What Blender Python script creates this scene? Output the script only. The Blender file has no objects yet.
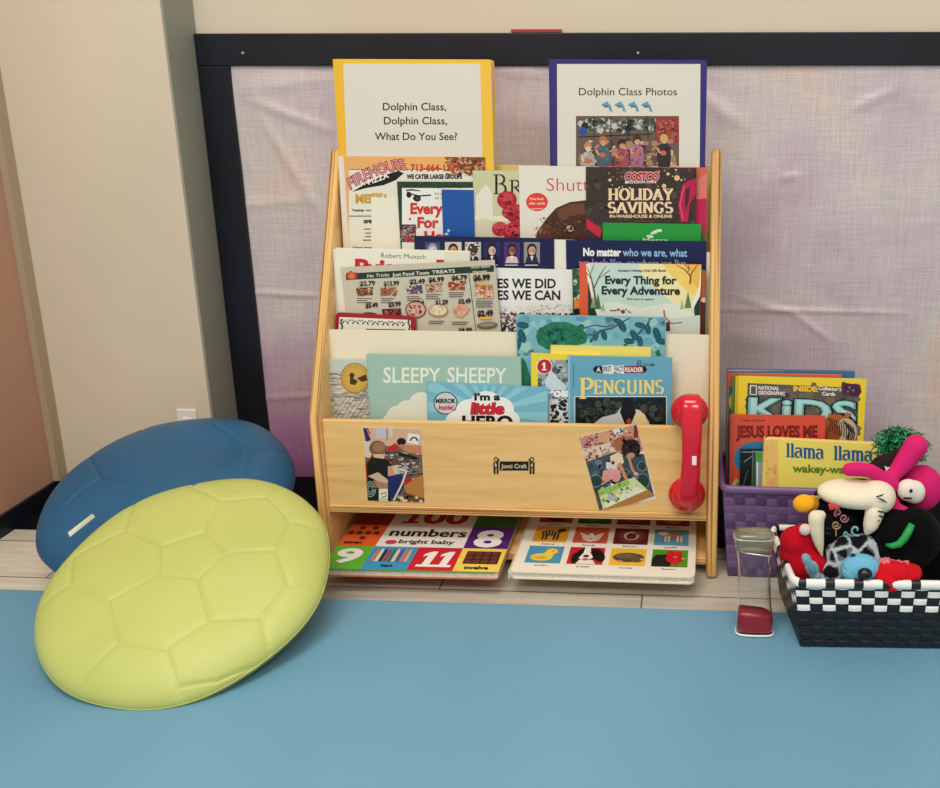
import bpy, bmesh, math, random
import numpy as np
from mathutils import Vector, Matrix
random.seed(7)
S = bpy.context.scene
COL = S.collection
R = math.radians

# ------------------------------------------------------------------ camera
F = 930.145
CXP, CYP = 650.0, 300.0
C = Vector((0.58745621, -1.29390883, 0.77119024))
RX = Vector((9.98612891e-01, 1.23794986e-02, -5.11765806e-02))
RY = Vector((5.26504680e-02, -2.43490641e-01, 9.68473147e-01))
RZ = Vector((-4.71806387e-04, -9.69824240e-01, -2.43804679e-01))
RX.normalize(); RZ = (RZ - RX*RZ.dot(RX)).normalized(); RY = RZ.cross(RX)
def ray(px, py):
    d = Vector(((px-CXP)/F, (py-CYP)/F, 1.0))
    return Vector((RX.dot(d), RY.dot(d), RZ.dot(d)))
def hit(px, py, P0, n):
    d = ray(px, py)
    return C + d*((P0-C).dot(n)/d.dot(n))
def atY(px, py, Y): return hit(px, py, Vector((0, Y, 0)), Vector((0, 1, 0)))
def atZ(px, py, Z): return hit(px, py, Vector((0, 0, Z)), Vector((0, 0, 1)))
cd = bpy.data.cameras.new('camera'); cam = bpy.data.objects.new('camera', cd); COL.objects.link(cam)
right = Vector((RX[0], RY[0], RZ[0])); down = Vector((RX[1], RY[1], RZ[1])); fwd = Vector((RX[2], RY[2], RZ[2]))
M3 = Matrix((right, -down, -fwd)).transposed()
cam.matrix_world = Matrix.Translation(C) @ M3.to_4x4()
cd.sensor_width = 36; cd.lens = F/940*36
cd.shift_x = (470-CXP)/940; cd.shift_y = (CYP-394)/940
cd.clip_start = .02
S.camera = cam

# ------------------------------------------------------------------ helpers
def lin(c): c /= 255.0; return c/12.92 if c <= .04045 else ((c+.055)/1.055)**2.4
def rgb(r, g, b, k=1.0): return (min(.92, lin(r)*k), min(.92, lin(g)*k), min(.92, lin(b)*k), 1)

MATS = {}
def mat(name, color, rough=.5, metal=0, spec=.5, **kw):
    m = bpy.data.materials.new(name); m.use_nodes = True
    b = m.node_tree.nodes['Principled BSDF']
    b.inputs['Base Color'].default_value = color
    b.inputs['Roughness'].default_value = rough
    b.inputs['Metallic'].default_value = metal
    b.inputs['Specular IOR Level'].default_value = spec
    for k, v in kw.items(): b.inputs[k.replace('_', ' ')].default_value = v
    MATS[name] = m
    return m
def N(m, t, **kw):
    n = m.node_tree.nodes.new(t)
    for k, v in kw.items(): setattr(n, k, v)
    return n
def L(m, a, ao, b, bi): m.node_tree.links.new(a.outputs[ao], b.inputs[bi])
def bsdf(m): return m.node_tree.nodes['Principled BSDF']
def attr_mat(name, rough=.5, spec=.4, sheen=0, bump=0, bscale=300, coat=0):
    m = mat(name, (.8, .8, .8, 1), rough, 0, spec)
    a = N(m, 'ShaderNodeAttribute', attribute_name='Col'); L(m, a, 'Color', bsdf(m), 'Base Color')
    if sheen: bsdf(m).inputs['Sheen Weight'].default_value = sheen
    if coat: bsdf(m).inputs['Coat Weight'].default_value = coat
    if bump:
        tc = N(m, 'ShaderNodeTexCoord'); nz = N(m, 'ShaderNodeTexNoise'); nz.inputs['Scale'].default_value = bscale
        nz.inputs['Detail'].default_value = 3
        bp = N(m, 'ShaderNodeBump'); bp.inputs['Strength'].default_value = bump; bp.inputs['Distance'].default_value = .002
        L(m, tc, 'Object', nz, 'Vector'); L(m, nz, 'Fac', bp, 'Height'); L(m, bp, 'Normal', bsdf(m), 'Normal')
    return m
PRINT = attr_mat('printed_glossy_paper', .38, .35)
MATTE = attr_mat('printed_matte_paper', .75, .2)
PLUSH = attr_mat('plush_fabric', .9, .08, .03, .35, 500)
WEAVE = attr_mat('woven_plastic_strap', .36, .5)
PLASTIC = attr_mat('moulded_plastic', .3, .5)

def noise_mat(name, c1, c2, scale=(1, 1, 1), nscale=5, detail=4, rough=.5, bump=.0, spec=.4, dist=.0, lo=.3, hi=.7, coord='Object'):
    m = mat(name, c1, rough, 0, spec)
    tc = N(m, 'ShaderNodeTexCoord'); mp = N(m, 'ShaderNodeMapping'); mp.inputs['Scale'].default_value = scale
    nz = N(m, 'ShaderNodeTexNoise'); nz.inputs['Scale'].default_value = nscale; nz.inputs['Detail'].default_value = detail
    nz.inputs['Distortion'].default_value = dist
    cr = N(m, 'ShaderNodeValToRGB'); cr.color_ramp.elements[0].color = c1; cr.color_ramp.elements[1].color = c2
    cr.color_ramp.elements[0].position = lo; cr.color_ramp.elements[1].position = hi
    L(m, tc, coord, mp, 'Vector'); L(m, mp, 'Vector', nz, 'Vector'); L(m, nz, 'Fac', cr, 'Fac'); L(m, cr, 'Color', bsdf(m), 'Base Color')
    if bump:
        bp = N(m, 'ShaderNodeBump'); bp.inputs['Strength'].default_value = bump; bp.inputs['Distance'].default_value = .002
        L(m, nz, 'Fac', bp, 'Height'); L(m, bp, 'Normal', bsdf(m), 'Normal')
    return m
WOOD = noise_mat('maple_veneer', rgb(222, 174, 102), rgb(240, 198, 132), (1.6, 6, 16), 2.0, 5, .42, .03, dist=1.3, lo=.28, hi=.6)
PLY = noise_mat('plywood_edge', rgb(146, 90, 42), rgb(232, 184, 112), (330, 2.0, 2.0), 1.0, 3, .5, .05, lo=.38, hi=.55)
PLYH = noise_mat('plywood_edge_lengthwise', rgb(156, 98, 46), rgb(236, 190, 124), (2, 2, 420), 1.0, 3, .5, .05, lo=.38, hi=.55)
BLACK = noise_mat('black_painted_metal', rgb(14, 15, 24), rgb(22, 24, 36), (1, 1, 1), 6, 3, .42, .02)
BLACKFLOOR = mat('black_rubber', rgb(10, 10, 12), .8, 0, .1)
WHITEWALL = noise_mat('cream_painted_wall', rgb(214, 200, 178), rgb(222, 208, 187), (1, 1, 1), 2, 3, .7, .02, spec=.2)
CREAM = mat('cream_laminate', rgb(236, 224, 198), .45)
PAGES = noise_mat('page_edges', rgb(214, 206, 188), rgb(236, 230, 214), (3, 3, 3), 40, 2, .8, 0, spec=.1)

def link(o, parent=None):
    COL.objects.link(o)
    if parent is not None: o.parent = parent
    return o
def tag(o, label=None, cat=None, group=None, kind=None):
    if label: o['label'] = label
    if cat: o['category'] = cat
    if group: o['group'] = group
    if kind: o['kind'] = kind
    return o
def empty(name, loc=(0, 0, 0), mw=None):
    o = bpy.data.objects.new(name, None); COL.objects.link(o); o.empty_display_size = .03
    if mw is not None: o.matrix_world = mw
    else: o.location = loc
    return o
def mesh_obj(name, bm, mats, parent=None, smooth=False, mw=None, local=False):
    me = bpy.data.meshes.new(name)
    bm.normal_update(); bm.to_mesh(me); bm.free()
    for m in (mats if isinstance(mats, (list, tuple)) else [mats]): me.materials.append(m)
    if smooth: me.polygons.foreach_set('use_smooth', [True]*len(me.polygons))
    o = bpy.data.objects.new(name, me); COL.objects.link(o)
    if parent is not None:
        o.parent = parent
        if not local:
            p = parent
            inv = p.matrix_basis.inverted() if p.parent is None else (p.parent.matrix_basis @ p.matrix_basis).inverted()
            o.matrix_parent_inverse = inv
    if mw is not None: o.matrix_world = mw
    return o
def box(bm, lo, hi, mi=0):
    vs = [bm.verts.new((x, y, z)) for x in (lo[0], hi[0]) for y in (lo[1], hi[1]) for z in (lo[2], hi[2])]
    for f in ((0, 1, 3, 2), (4, 6, 7, 5), (0, 4, 5, 1), (2, 3, 7, 6), (0, 2, 6, 4), (1, 5, 7, 3)):
        fc = bm.faces.new([vs[i] for i in f]); fc.material_index = mi
def boxobj(name, lo, hi, m, parent=None, bev=0, segs=2):
    bm = bmesh.new(); box(bm, lo, hi)
    bmesh.ops.recalc_face_normals(bm, faces=bm.faces)
    o = mesh_obj(name, bm, m, parent)
    if bev:
        b = o.modifiers.new('bevel', 'BEVEL'); b.width = bev; b.segments = segs; b.limit_method = 'ANGLE'
        o.data.polygons.foreach_set('use_smooth', [True]*len(o.data.polygons))
        w = o.modifiers.new('wn', 'WEIGHTED_NORMAL')
    return o
def prism(bm, pts, a, axis, depth):
    """extrude closed 3-D polygon pts by vector depth"""
    v1 = [bm.verts.new(p) for p in pts]; v2 = [bm.verts.new(Vector(p)+depth) for p in pts]
    bm.faces.new(v1); bm.faces.new(v2[::-1]); n = len(pts)
    for i in range(n): bm.faces.new((v1[i], v1[(i+1) % n], v2[(i+1) % n], v2[i]))
    bmesh.ops.recalc_face_normals(bm, faces=bm.faces)
def colour_all(me, c):
    a = me.color_attributes.new('Col', 'FLOAT_COLOR', 'CORNER')
    a.data.foreach_set('color', list(c)*len(a.data))

# ------------------------------------------------------------------ text meshes
_tc = {}
def textmesh(s, bold=0.0, spacing=1.0):
    k = (s, bold, spacing)
    if k in _tc: return _tc[k]
    cu = bpy.data.curves.new('t', 'FONT'); cu.body = s; cu.offset = bold; cu.space_character = spacing
    cu.resolution_u = 3
    o = bpy.data.objects.new('t', cu); COL.objects.link(o)
    dg = bpy.context.evaluated_depsgraph_get()
    me = bpy.data.meshes.new_from_object(o.evaluated_get(dg))
    vs = [(v.co.x, v.co.y) for v in me.vertices]; fs = [tuple(p.vertices) for p in me.polygons]
    bpy.data.objects.remove(o); bpy.data.curves.remove(cu); bpy.data.meshes.remove(me)
    _tc[k] = (vs, fs); return _tc[k]

def earc(cx, cy, rx, ry, a0, a1, n=14):
    return [(cx+rx*math.cos(R(a0+(a1-a0)*i/n)), cy+ry*math.sin(R(a0+(a1-a0)*i/n))) for i in range(n+1)]
def vs_(x): return [(x-.07, 0), (x+.07, 0)]
# serif glyphs: (advance, strokes [(points, weight)], serifs [(x, y, halfwidth)]); weight 0 = by direction
G = {
 'B': (.66, [[(.16, 0), (.16, 1)], [(.16, 1)]+earc(.3, .76, .2, .24, 90, -90)+[(.16, .52)], [(.16, .52)]+earc(.32, .26, .24, .26, 90, -90)+[(.16, 0)]], [(.1, 0, .08), (.1, 1, .08)]),
 'R': (.72, [[(.16, 0), (.16, 1)], [(.16, 1)]+earc(.3, .75, .22, .25, 90, -90)+[(.16, .5)], [(.3, .5), (.64, 0)]], [(.16, 0, .14), (.1, 1, .08), (.66, 0, .08)]),
 'P': (.62, [[(.16, 0), (.16, 1)], [(.16, 1)]+earc(.3, .74, .24, .26, 90, -90)+[(.16, .48)]], [(.16, 0, .14), (.1, 1, .08)]),
 'E': (.6, [[(.16, 0), (.16, 1)], [(.16, 1), (.5, 1)], [(.16, .52), (.42, .52)], [(.16, 0), (.52, 0)], [(.5, 1), (.5, .84)], [(.52, 0), (.52, .17)], [(.42, .44), (.42, .6)]], [(.1, 0, .08), (.1, 1, .08)]),
 'N': (.8, [[(.16, 0), (.16, 1)], [(.16, 1), (.64, 0)], [(.64, 0), (.64, 1)]], [(.16, 0, .12), (.1, 1, .1), (.64, 1, .12)]),
 'G': (.78, [earc(.42, .5, .33, .5, 45, 300, 20), [(.58, .07), (.6, .42)], [(.46, .42), (.7, .42)]], [(.66, .8, .03)]),
 'U': (.78, [[(.16, 1), (.16, .3)]+earc(.38, .28, .22, .28, 180, 360)+[(.6, 1)]], [(.16, 1, .13), (.6, 1, .12)]),
 'I': (.34, [[(.17, 0), (.17, 1)]], [(.17, 0, .14), (.17, 1, .14)]),
 'S': (.58, [earc(.28, .75, .2, .25, 35, 270, 14)+earc(.28, .26, .23, .25, 90, -145, 14)], []),
 'H': (.84, [[(.16, 0), (.16, 1)], [(.64, 0), (.64, 1)], [(.16, .5), (.64, .5)]], [(.16, 0, .14), (.16, 1, .14), (.64, 0, .14), (.64, 1, .14)]),
 'O': (.82, [earc(.4, .5, .32, .5, 90, 450, 28)], []),
 'L': (.58, [[(.16, 0), (.16, 1)], [(.16, 0), (.52, 0)], [(.52, 0), (.52, .2)]], [(.1, 0, .08), (.16, 1, .14)]),
 'D': (.76, [[(.16, 0), (.16, 1)], [(.16, 1), (.28, 1)]+earc(.28, .5, .38, .5, 90, -90, 20)+[(.16, 0)]], [(.1, 0, .08), (.1, 1, .08)]),
 'A': (.78, [[(.1, 0), (.39, 1)], [(.39, 1), (.68, 0)], [(.2, .33), (.58, .33)]], [(.1, 0, .12), (.68, 0, .13)]),
 'Y': (.74, [[(.1, 1), (.38, .48)], [(.66, 1), (.38, .48)], [(.38, .48), (.38, 0)]], [(.1, 1, .12), (.66, 1, .1), (.38, 0, .14)]),
 'V': (.74, [[(.1, 1), (.38, 0)], [(.38, 0), (.66, 1)]], [(.1, 1, .13), (.66, 1, .12)]),
 'l': (.34, [[(.17, 0), (.17, 1.4)]], [(.17, 0, .15), (.12, 1.4, .1)]),
 'a': (.66, [earc(.3, .75, .2, .25, 160, 0)+[(.5, .1)], earc(.28, .3, .2, .3, 60, 300, 16), [(.5, .04), (.62, .04)]], []),
 'm': (1.02, [[(.17, 0), (.17, 1)], [(.17, .7)]+earc(.34, .7, .17, .3, 180, 0)+[(.51, 0)], [(.51, .7)]+earc(.68, .7, .17, .3, 180, 0)+[(.85, 0)]], [(.17, 0, .14), (.12, 1, .1), (.51, 0, .13), (.85, 0, .13)]),
 ' ': (.4, [], []),
}
class Print:
    """flat artwork on one planar face: every shape is real thin ink layer, given in photograph pixels, mapped onto the plane"""
    def __init__(s, mw, w, h):
        s.mw = mw; s.inv = mw.inverted(); s.P0 = mw.translation.copy(); s.n = (mw.to_3x3() @ Vector((0, 0, 1))).normalized()
        s.w, s.h = w, h; s.layer = 1; s.v = []; s.f = []; s.c = []
    def m(s, px, py):
        p = s.inv @ hit(px, py, s.P0, s.n); return (p.x, p.y)
    def add(s, pts, faces, col, pix=True):
        z = s.layer*.00002; s.layer += 1; o = len(s.v)
        for (x, y) in pts:
            if pix: x, y = s.m(x, y)
            s.v.append((x, y, z))
        for f in faces: s.f.append(tuple(o+i for i in f)); s.c.append(col)
    def poly(s, pts, col): s.add(pts, [tuple(range(len(pts)))], rgb(*col))
    def rect(s, x0, y0, x1, y1, col): s.poly([(x0, y0), (x1, y0), (x1, y1), (x0, y1)], col)
    def ell(s, cx, cy, rx, ry, col, rot=0, n=20):
        c, sn = math.cos(R(rot)), math.sin(R(rot))
        s.poly([(cx+rx*math.cos(2*math.pi*i/n)*c-ry*math.sin(2*math.pi*i/n)*sn, cy+rx*math.cos(2*math.pi*i/n)*sn+ry*math.sin(2*math.pi*i/n)*c) for i in range(n)], col)
    def line(s, pts, w, col):
        ws = w if isinstance(w, (list, tuple)) else [w]*len(pts)
        a, b = [], []
        for i, p in enumerate(pts):
            q0 = pts[max(0, i-1)]; q1 = pts[min(len(pts)-1, i+1)]
            dx, dy = q1[0]-q0[0], q1[1]-q0[1]; l = math.hypot(dx, dy) or 1
            a.append((p[0]-dy/l*ws[i]/2, p[1]+dx/l*ws[i]/2)); b.append((p[0]+dy/l*ws[i]/2, p[1]-dx/l*ws[i]/2))
        n = len(pts)
        s.add(a+b, [(i, i+1, n+i+1, n+i) for i in range(n-1)], rgb(*col))
    def text(s, t, x0, y0, x1, h, col, bold=0, y1=None, shear=0, arch=0, outline=None, ow=.03, sp=1.0):
        if outline is not None:
            s.text(t, x0, y0, x1, h, outline, bold+ow, y1, shear, arch, None, ow, sp)
        if y1 is None: y1 = y0
        vs, fs = textmesh(t, bold, sp)
        if not vs: return
        b0 = textmesh(t, 0, sp)[0]
        xa = min(v[0] for v in b0); xb = max(v[0] for v in b0); pts = []
        L_ = math.hypot(x1-x0, y1-y0); ex, ey = (x1-x0)/L_, (y1-y0)/L_
        for (x, y) in vs:
            u = (x-xa)/(xb-xa); hh = y/.69*h
            d = u*L_ + shear*hh
            py = y0 + ey*d - ex*hh; px = x0 + ex*d + ey*hh
            if arch: py -= arch*(1-(2*u-1)**2)
            pts.append((px, py))
        s.add(pts, fs, rgb(*col))
    def serif(s, t, x0, y0, x1, h, col, thick=.16, thin=.05, y1=None, ser=.035):
        if y1 is None: y1 = y0
        tot = sum(G[c][0] for c in t); k = (x1-x0)/tot; X = 0
        def mp(x, y): return (x0+x*k, y0+(y1-y0)*x/tot - y*h)
        for ch in t:
            adv, strokes, sers = G[ch]
            for st in strokes:
                ws = []
                for i in range(len(st)):
                    q0 = st[max(0, i-1)]; q1 = st[min(len(st)-1, i+1)]
                    dx, dy = abs(q1[0]-q0[0]), abs(q1[1]-q0[1]); l = math.hypot(dx, dy) or 1
                    ws.append((thin+(thick-thin)*(dy/l))*h)
                s.line([mp(X+p[0], p[1]) for p in st], ws, col)
            for (sx, sy, hw) in sers: s.line([mp(X+sx-hw, sy), mp(X+sx+hw, sy)], ser*2*h, col)
            X += adv
    def scatter(s, x0, y0, x1, y1, cols, n, sz, seed=1, asp=1.0):
        r = random.Random(seed)
        byc = {}
        for i in range(n):
            c = cols[r.randrange(len(cols))]; x = r.uniform(x0, x1); y = r.uniform(y0, y1); a = r.uniform(.4, 1)*sz; b = a*asp*r.uniform(.5, 1.2); t = r.uniform(0, 3.14)
            byc.setdefault(c, []).append([(x+a*math.cos(t+q), y+b*math.sin(t+q)) for q in (0, 1.3, 2.6, 3.6, 5)])
        for c, ps in byc.items():
            pts = []; fs = []
            for p in ps:
                fs.append(tuple(range(len(pts), len(pts)+5))); pts += p
            s.add(pts, fs, rgb(*c))
    def lines(s, x0, y0, x1, n, dy, col, w=.6, seed=3):
        r = random.Random(seed)
        for i in range(n): s.line([(x0, y0+i*dy), (x1-(x1-x0)*r.uniform(0, .35), y0+i*dy)], w, col)

def one_pts(x, y, h, slant=0):
    """a slab numeral 1, local units"""
    q = [(.0, .0), (.0, .14), (.17, .14), (.17, .74), (.02, .66), (.02, .82), (.24, 1.0), (.42, 1.0), (.42, .14), (.58, .14), (.58, 0)]
    return [(x+a*h+slant*b*h, y+b*h) for a, b in q]

def rrect(w, h, r, n=5):
    """rounded rectangle outline, x 0..w, y 0..-h"""
    if r <= 0: return [(0, 0), (0, -h), (w, -h), (w, 0)]
    pts = []
    for cx, cy, a in ((r, -r, 90), (r, -h+r, 180), (w-r, -h+r, 270), (w-r, -r, 0)):
        for i in range(n+1):
            t = R(a+90*i/n); pts.append((cx+r*math.cos(t), cy+r*math.sin(t)))
    return pts

def build_face(name, w, h, thick, base, P, material, parent, mw, rad=0, bend=0, z0=0):
    """slab (front at z=0, back at -thick) carrying its artwork, one mesh"""
    bm = bmesh.new(); lay = bm.loops.layers.float_color.new('Col')
    out = rrect(w, h, rad)
    a = [bm.verts.new((x, y, z0)) for x, y in out]; b = [bm.verts.new((x, y, z0-thick)) for x, y in out]
    fs = [bm.faces.new(a), bm.faces.new(b[::-1])]; n = len(out)
    for i in range(n): fs.append(bm.faces.new((a[i], b[i], b[(i+1) % n], a[(i+1) % n])))
    bc = rgb(*base)
    for f in fs:
        for l in f.loops: l[lay] = bc
    bmesh.ops.recalc_face_normals(bm, faces=bm.faces)
    if P is not None and P.f:
        b2 = bmesh.new(); l2 = b2.loops.layers.float_color.new('Col')
        vs = [b2.verts.new((x, y, z+z0)) for x, y, z in P.v]
        for f, c in zip(P.f, P.c):
            try: fc = b2.faces.new([vs[i] for i in f])
            except ValueError: continue
            for l in fc.loops: l[l2] = c
        e = .0004
        for co, no in (((e, 0, 0), (-1, 0, 0)), ((w-e, 0, 0), (1, 0, 0)), ((0, -e, 0), (0, 1, 0)), ((0, -h+e, 0), (0, -1, 0))):
            bmesh.ops.bisect_plane(b2, geom=b2.verts[:]+b2.edges[:]+b2.faces[:], plane_co=co, plane_no=no, clear_outer=True, dist=1e-6)
        if rad:
            q = rad*.29
            for (cx, cy, nx, ny) in ((q, -q, -1, 1), (w-q, -q, 1, 1)):
                bmesh.ops.bisect_plane(b2, geom=b2.verts[:]+b2.edges[:]+b2.faces[:], plane_co=(cx, cy, 0), plane_no=(nx, ny, 0), clear_outer=True, dist=1e-6)
        b2.normal_update()
        for f in b2.faces:
            if f.normal.z < 0: f.normal_flip()
        tm = bpy.data.meshes.new('tmp'); b2.to_mesh(tm); b2.free(); bm.from_mesh(tm); bpy.data.meshes.remove(tm)
    me = bpy.data.meshes.new(name); bm.to_mesh(me); bm.free(); me.materials.append(material)
    o = bpy.data.objects.new(name, me); COL.objects.link(o)
    if parent is not None: o.parent = parent
    else: o.matrix_world = mw
    return o

def frame_from(P0, n, tl, tr):
    a = hit(tl[0], tl[1], P0, n); b = hit(tr[0], tr[1], P0, n)
    x = (b-a); w = x.length; x.normalize(); y = n.cross(x)
    mw = Matrix((x, y, n)).transposed().to_4x4(); mw.translation = a
    return mw, w

AL = R(2.5)
UP = Vector((0, math.sin(AL), math.cos(AL))); NN = Vector((0, -math.cos(AL), math.sin(AL)))
def slant(px, py):
    n = Vector((0, 1, -.44)).normalized(); return hit(px, py, Vector((0, .012, .253)), n)
T = {1: slant(517, 332.7), 2: slant(560, 251), 3: slant(505, 165)}
LEDGE = {1: .108, 2: .262, 3: .452}

def item(kind, name, label, cat, group, k, off, tl, tr, thick, base, draw, mat_=None, rad=0, pages=True, h=None, spine=None, shape_mw=None, cover_name='front_cover'):
    """kind 'sheet' = one mesh; 'book' = Empty with front_cover, page_block, back_cover, spine"""
    mat_ = mat_ or PRINT
    if shape_mw is None:
        P0 = T[k]+NN*(off+thick); mw, w = frame_from(P0, NN, tl, tr)
        lowz = LEDGE[k]+.0012
        if h is None:
            c1 = mw.translation; c2 = mw @ Vector((w, 0, 0)); yv = mw.to_3x3() @ Vector((0, 1, 0))
            h = min((c1.z-lowz)/yv.z, (c2.z-lowz)/yv.z) - thick*.12
    else: mw, w = shape_mw
    P = Print(mw, w, h)
    if draw: draw(P)
    if kind == 'sheet':
        o = build_face(name, w, h, thick, base, P, mat_, None, mw, rad); tag(o, label, cat, group); return o
    root = empty(name, mw=mw); tag(root, label, cat, group)
    ct = min(.0022, thick*.22)
    build_face(cover_name, w, h, ct, base, P, mat_, root, None, rad)
    build_face('back_cover', w, h, ct, base if spine is None else spine, None, mat_, root, None, rad, z0=-thick+ct)
    bm = bmesh.new(); box(bm, (.001, -h+.002, -thick+ct), (w-.002, -.002, -ct)); bmesh.ops.recalc_face_normals(bm, faces=bm.faces)
    mesh_obj('page_block', bm, PAGES, root, local=True)
    bm = bmesh.new(); box(bm, (-.0012, -h, -thick), (.0008, 0, 0)); bmesh.ops.recalc_face_normals(bm, faces=bm.faces)
    s = mesh_obj('spine', bm, mat_, root, local=True); colour_all(s.data, rgb(*(spine or base)))
    return root

# ================================================================== THE ROOM
YW = .335; YC = .238; XC = -.287; FB = .0
# floor: grey plank vinyl
m = mat('grey_plank_vinyl', rgb(150, 142, 128), .42, 0, .4)
tc = N(m, 'ShaderNodeTexCoord'); mp = N(m, 'ShaderNodeMapping'); mp.inputs['Location'].default_value = (.11, .048, 0)
br = N(m, 'ShaderNodeTexBrick'); br.inputs['Scale'].default_value = 1; br.inputs['Brick Width'].default_value = .62; br.inputs['Row Height'].default_value = .11
br.inputs['Mortar Size'].default_value = .0012; br.inputs['Color1'].default_value = rgb(196, 188, 172); br.inputs['Color2'].default_value = rgb(238, 230, 214); br.inputs['Mortar'].default_value = rgb(96, 92, 84)
n1 = N(m, 'ShaderNodeTexNoise'); mp2 = N(m, 'ShaderNodeMapping'); mp2.inputs['Scale'].default_value = (6, 60, 1); n1.inputs['Scale'].default_value = 1.5; n1.inputs['Detail'].default_value = 6
mx = N(m, 'ShaderNodeMixRGB', blend_type='MULTIPLY'); mx.inputs['Fac'].default_value = .55
cr = N(m, 'ShaderNodeValToRGB'); cr.color_ramp.elements[0].color = (.62, .6, .56, 1); cr.color_ramp.elements[1].color = (1, 1, 1, 1); cr.color_ramp.elements[0].position = .3; cr.color_ramp.elements[1].position = .6
L(m, tc, 'Object', mp, 'Vector'); L(m, mp, 'Vector', br, 'Vector'); L(m, tc, 'Object', mp2, 'Vector'); L(m, mp2, 'Vector', n1, 'Vector')
L(m, n1, 'Fac', cr, 'Fac'); L(m, br, 'Color', mx, 'Color1'); L(m, cr, 'Color', mx, 'Color2'); L(m, mx, 'Color', bsdf(m), 'Base Color')
FLOORM = m
tag(boxobj('floor', (-2.5, -4, -.05), (3.5, .5, 0), FLOORM), kind='structure')
tag(boxobj('trim_1', (-.60, .100, 0.0002), (2.2, YW-.002, .0012), BLACKFLOOR), kind='structure')     # black floor border by the wall
tag(boxobj('wall_back', (-2.5, YW, 0), (3.5, YW+.1, 2.6), WHITEWALL), kind='structure')
tag(boxobj('wall_column', (-.75, YC, 0), (XC, YW, 2.6), WHITEWALL), kind='structure')
tag(boxobj('baseboard_column', (-.585, YC-.006, 0), (XC, YC, .036), BLACK), kind='structure')
XL = -.585
tag(boxobj('wall_left', (XL-.1, -.35, 0), (XL, YC, 2.6), noise_mat('tan_laminate', rgb(186, 142, 118), rgb(196, 152, 126), (1, 1, .3), 5, 3, .6)), kind='structure')
tag(boxobj('baseboard_left', (XL, -.35, 0), (XL+.006, YC, .036), BLACK), kind='structure')
tag(boxobj('trim_2', (XL, YC-.022, .036), (XL+.012, YC, 2.6), mat('tan_corner_trim', rgb(176, 156, 128), .6)), kind='structure')

tag(boxobj('trim_3', (XC, YC+.002, 0.0015), (XC+.003, YW, 2.6), mat('grey_green_return_facing', rgb(150, 152, 138), .55)), kind='structure')  # thin grey-green sheet over the column's return face, darker than the cream wall
# black frame and iridescent fabric
FY = YW-.012
zt = atY(229, 66, FY).z; zo = atY(193, 33.5, FY).z
xo = XC+.0035; xi = atY(229, 66, FY).x
XR = 1.35
fr = empty('wall_frame', (xo, FY, 0)); tag(fr, 'wide black frame on the wall around the shiny pink fabric', 'frame')
boxobj('top_rail', (xo, FY, zt), (XR, YW, zo), BLACK, fr, .002)
boxobj('side_stile', (xo, FY, .0012), (xi, YW, zt), BLACK, fr, .002)
for (px, py) in ((243, 53), (638, 53)):
    p = atY(px, py, FY); bm = bmesh.new()
    bmesh.ops.create_cone(bm, cap_ends=True, segments=14, radius1=.0028, radius2=.0018, depth=.0022, matrix=Matrix.Translation((p.x, FY-.001, p.z)) @ Matrix.Rotation(R(90), 4, 'X'))
    mesh_obj('screw', bm, mat('bright_steel', (.75, .75, .75, 1), .3, .8), fr)
p = atY(510, 31, FY); q = atY(561, 31, FY)
tag(boxobj('paper_strip', (p.x, YW-.0035, zo+.0015), (q.x, YW-.0008, zo+.006), mat('red_paper', rgb(170, 60, 55), .7)), 'thin red paper edge just above the black frame', 'paper')

m = mat('iridescent_fabric', rgb(186, 168, 184), .36, .12, .6)
tc = N(m, 'ShaderNodeTexCoord'); nz = N(m, 'ShaderNodeTexNoise'); nz.inputs['Scale'].default_value = 3.2; nz.inputs['Detail'].default_value = 3; nz.inputs['Distortion'].default_value = .6
cr = N(m, 'ShaderNodeValToRGB'); e = cr.color_ramp.elements
e[0].position = .28; e[0].color = rgb(190, 166, 180); e[1].position = .72; e[1].color = rgb(234, 200, 186)
x = e.new(.45); x.color = rgb(210, 193, 200); x = e.new(.58); x.color = rgb(218, 206, 202)
L(m, tc, 'Object', nz, 'Vector'); L(m, nz, 'Fac', cr, 'Fac')
sep = N(m, 'ShaderNodeSeparateXYZ'); L(m, tc, 'Object', sep, 'Vector')
# iridescent magenta painted as a fixed colour at the cloth's lower left corner
def mathn(op, a=None, b=None, va=0, vb=0, clamp=False):
    n = N(m, 'ShaderNodeMath', operation=op, use_clamp=clamp); n.inputs[0].default_value = va; n.inputs[1].default_value = vb
    if a: m.node_tree.links.new(a, n.inputs[0])
    if b: m.node_tree.links.new(b, n.inputs[1])
    return n.outputs[0]
gz = mathn('MULTIPLY_ADD', sep.outputs['Z'], None, vb=-3.6, clamp=True); gz.node.inputs[2].default_value = 1.15
gx = mathn('MULTIPLY_ADD', sep.outputs['X'], None, vb=-2.2, clamp=True); gx.node.inputs[2].default_value = .9
g = mathn('MULTIPLY', gz, gx)
n2 = N(m, 'ShaderNodeTexNoise'); n2.inputs['Scale'].default_value = 9; L(m, tc, 'Object', n2, 'Vector')
g2 = mathn('MULTIPLY', g, mathn('MULTIPLY_ADD', n2.outputs['Fac'], None, vb=1.6, clamp=True), clamp=True)
mxa = N(m, 'ShaderNodeMixRGB'); L(m, cr, 'Color', mxa, 'Color1'); mxa.inputs['Color2'].default_value = rgb(176, 112, 160); m.node_tree.links.new(g2, mxa.inputs['Fac'])
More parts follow.
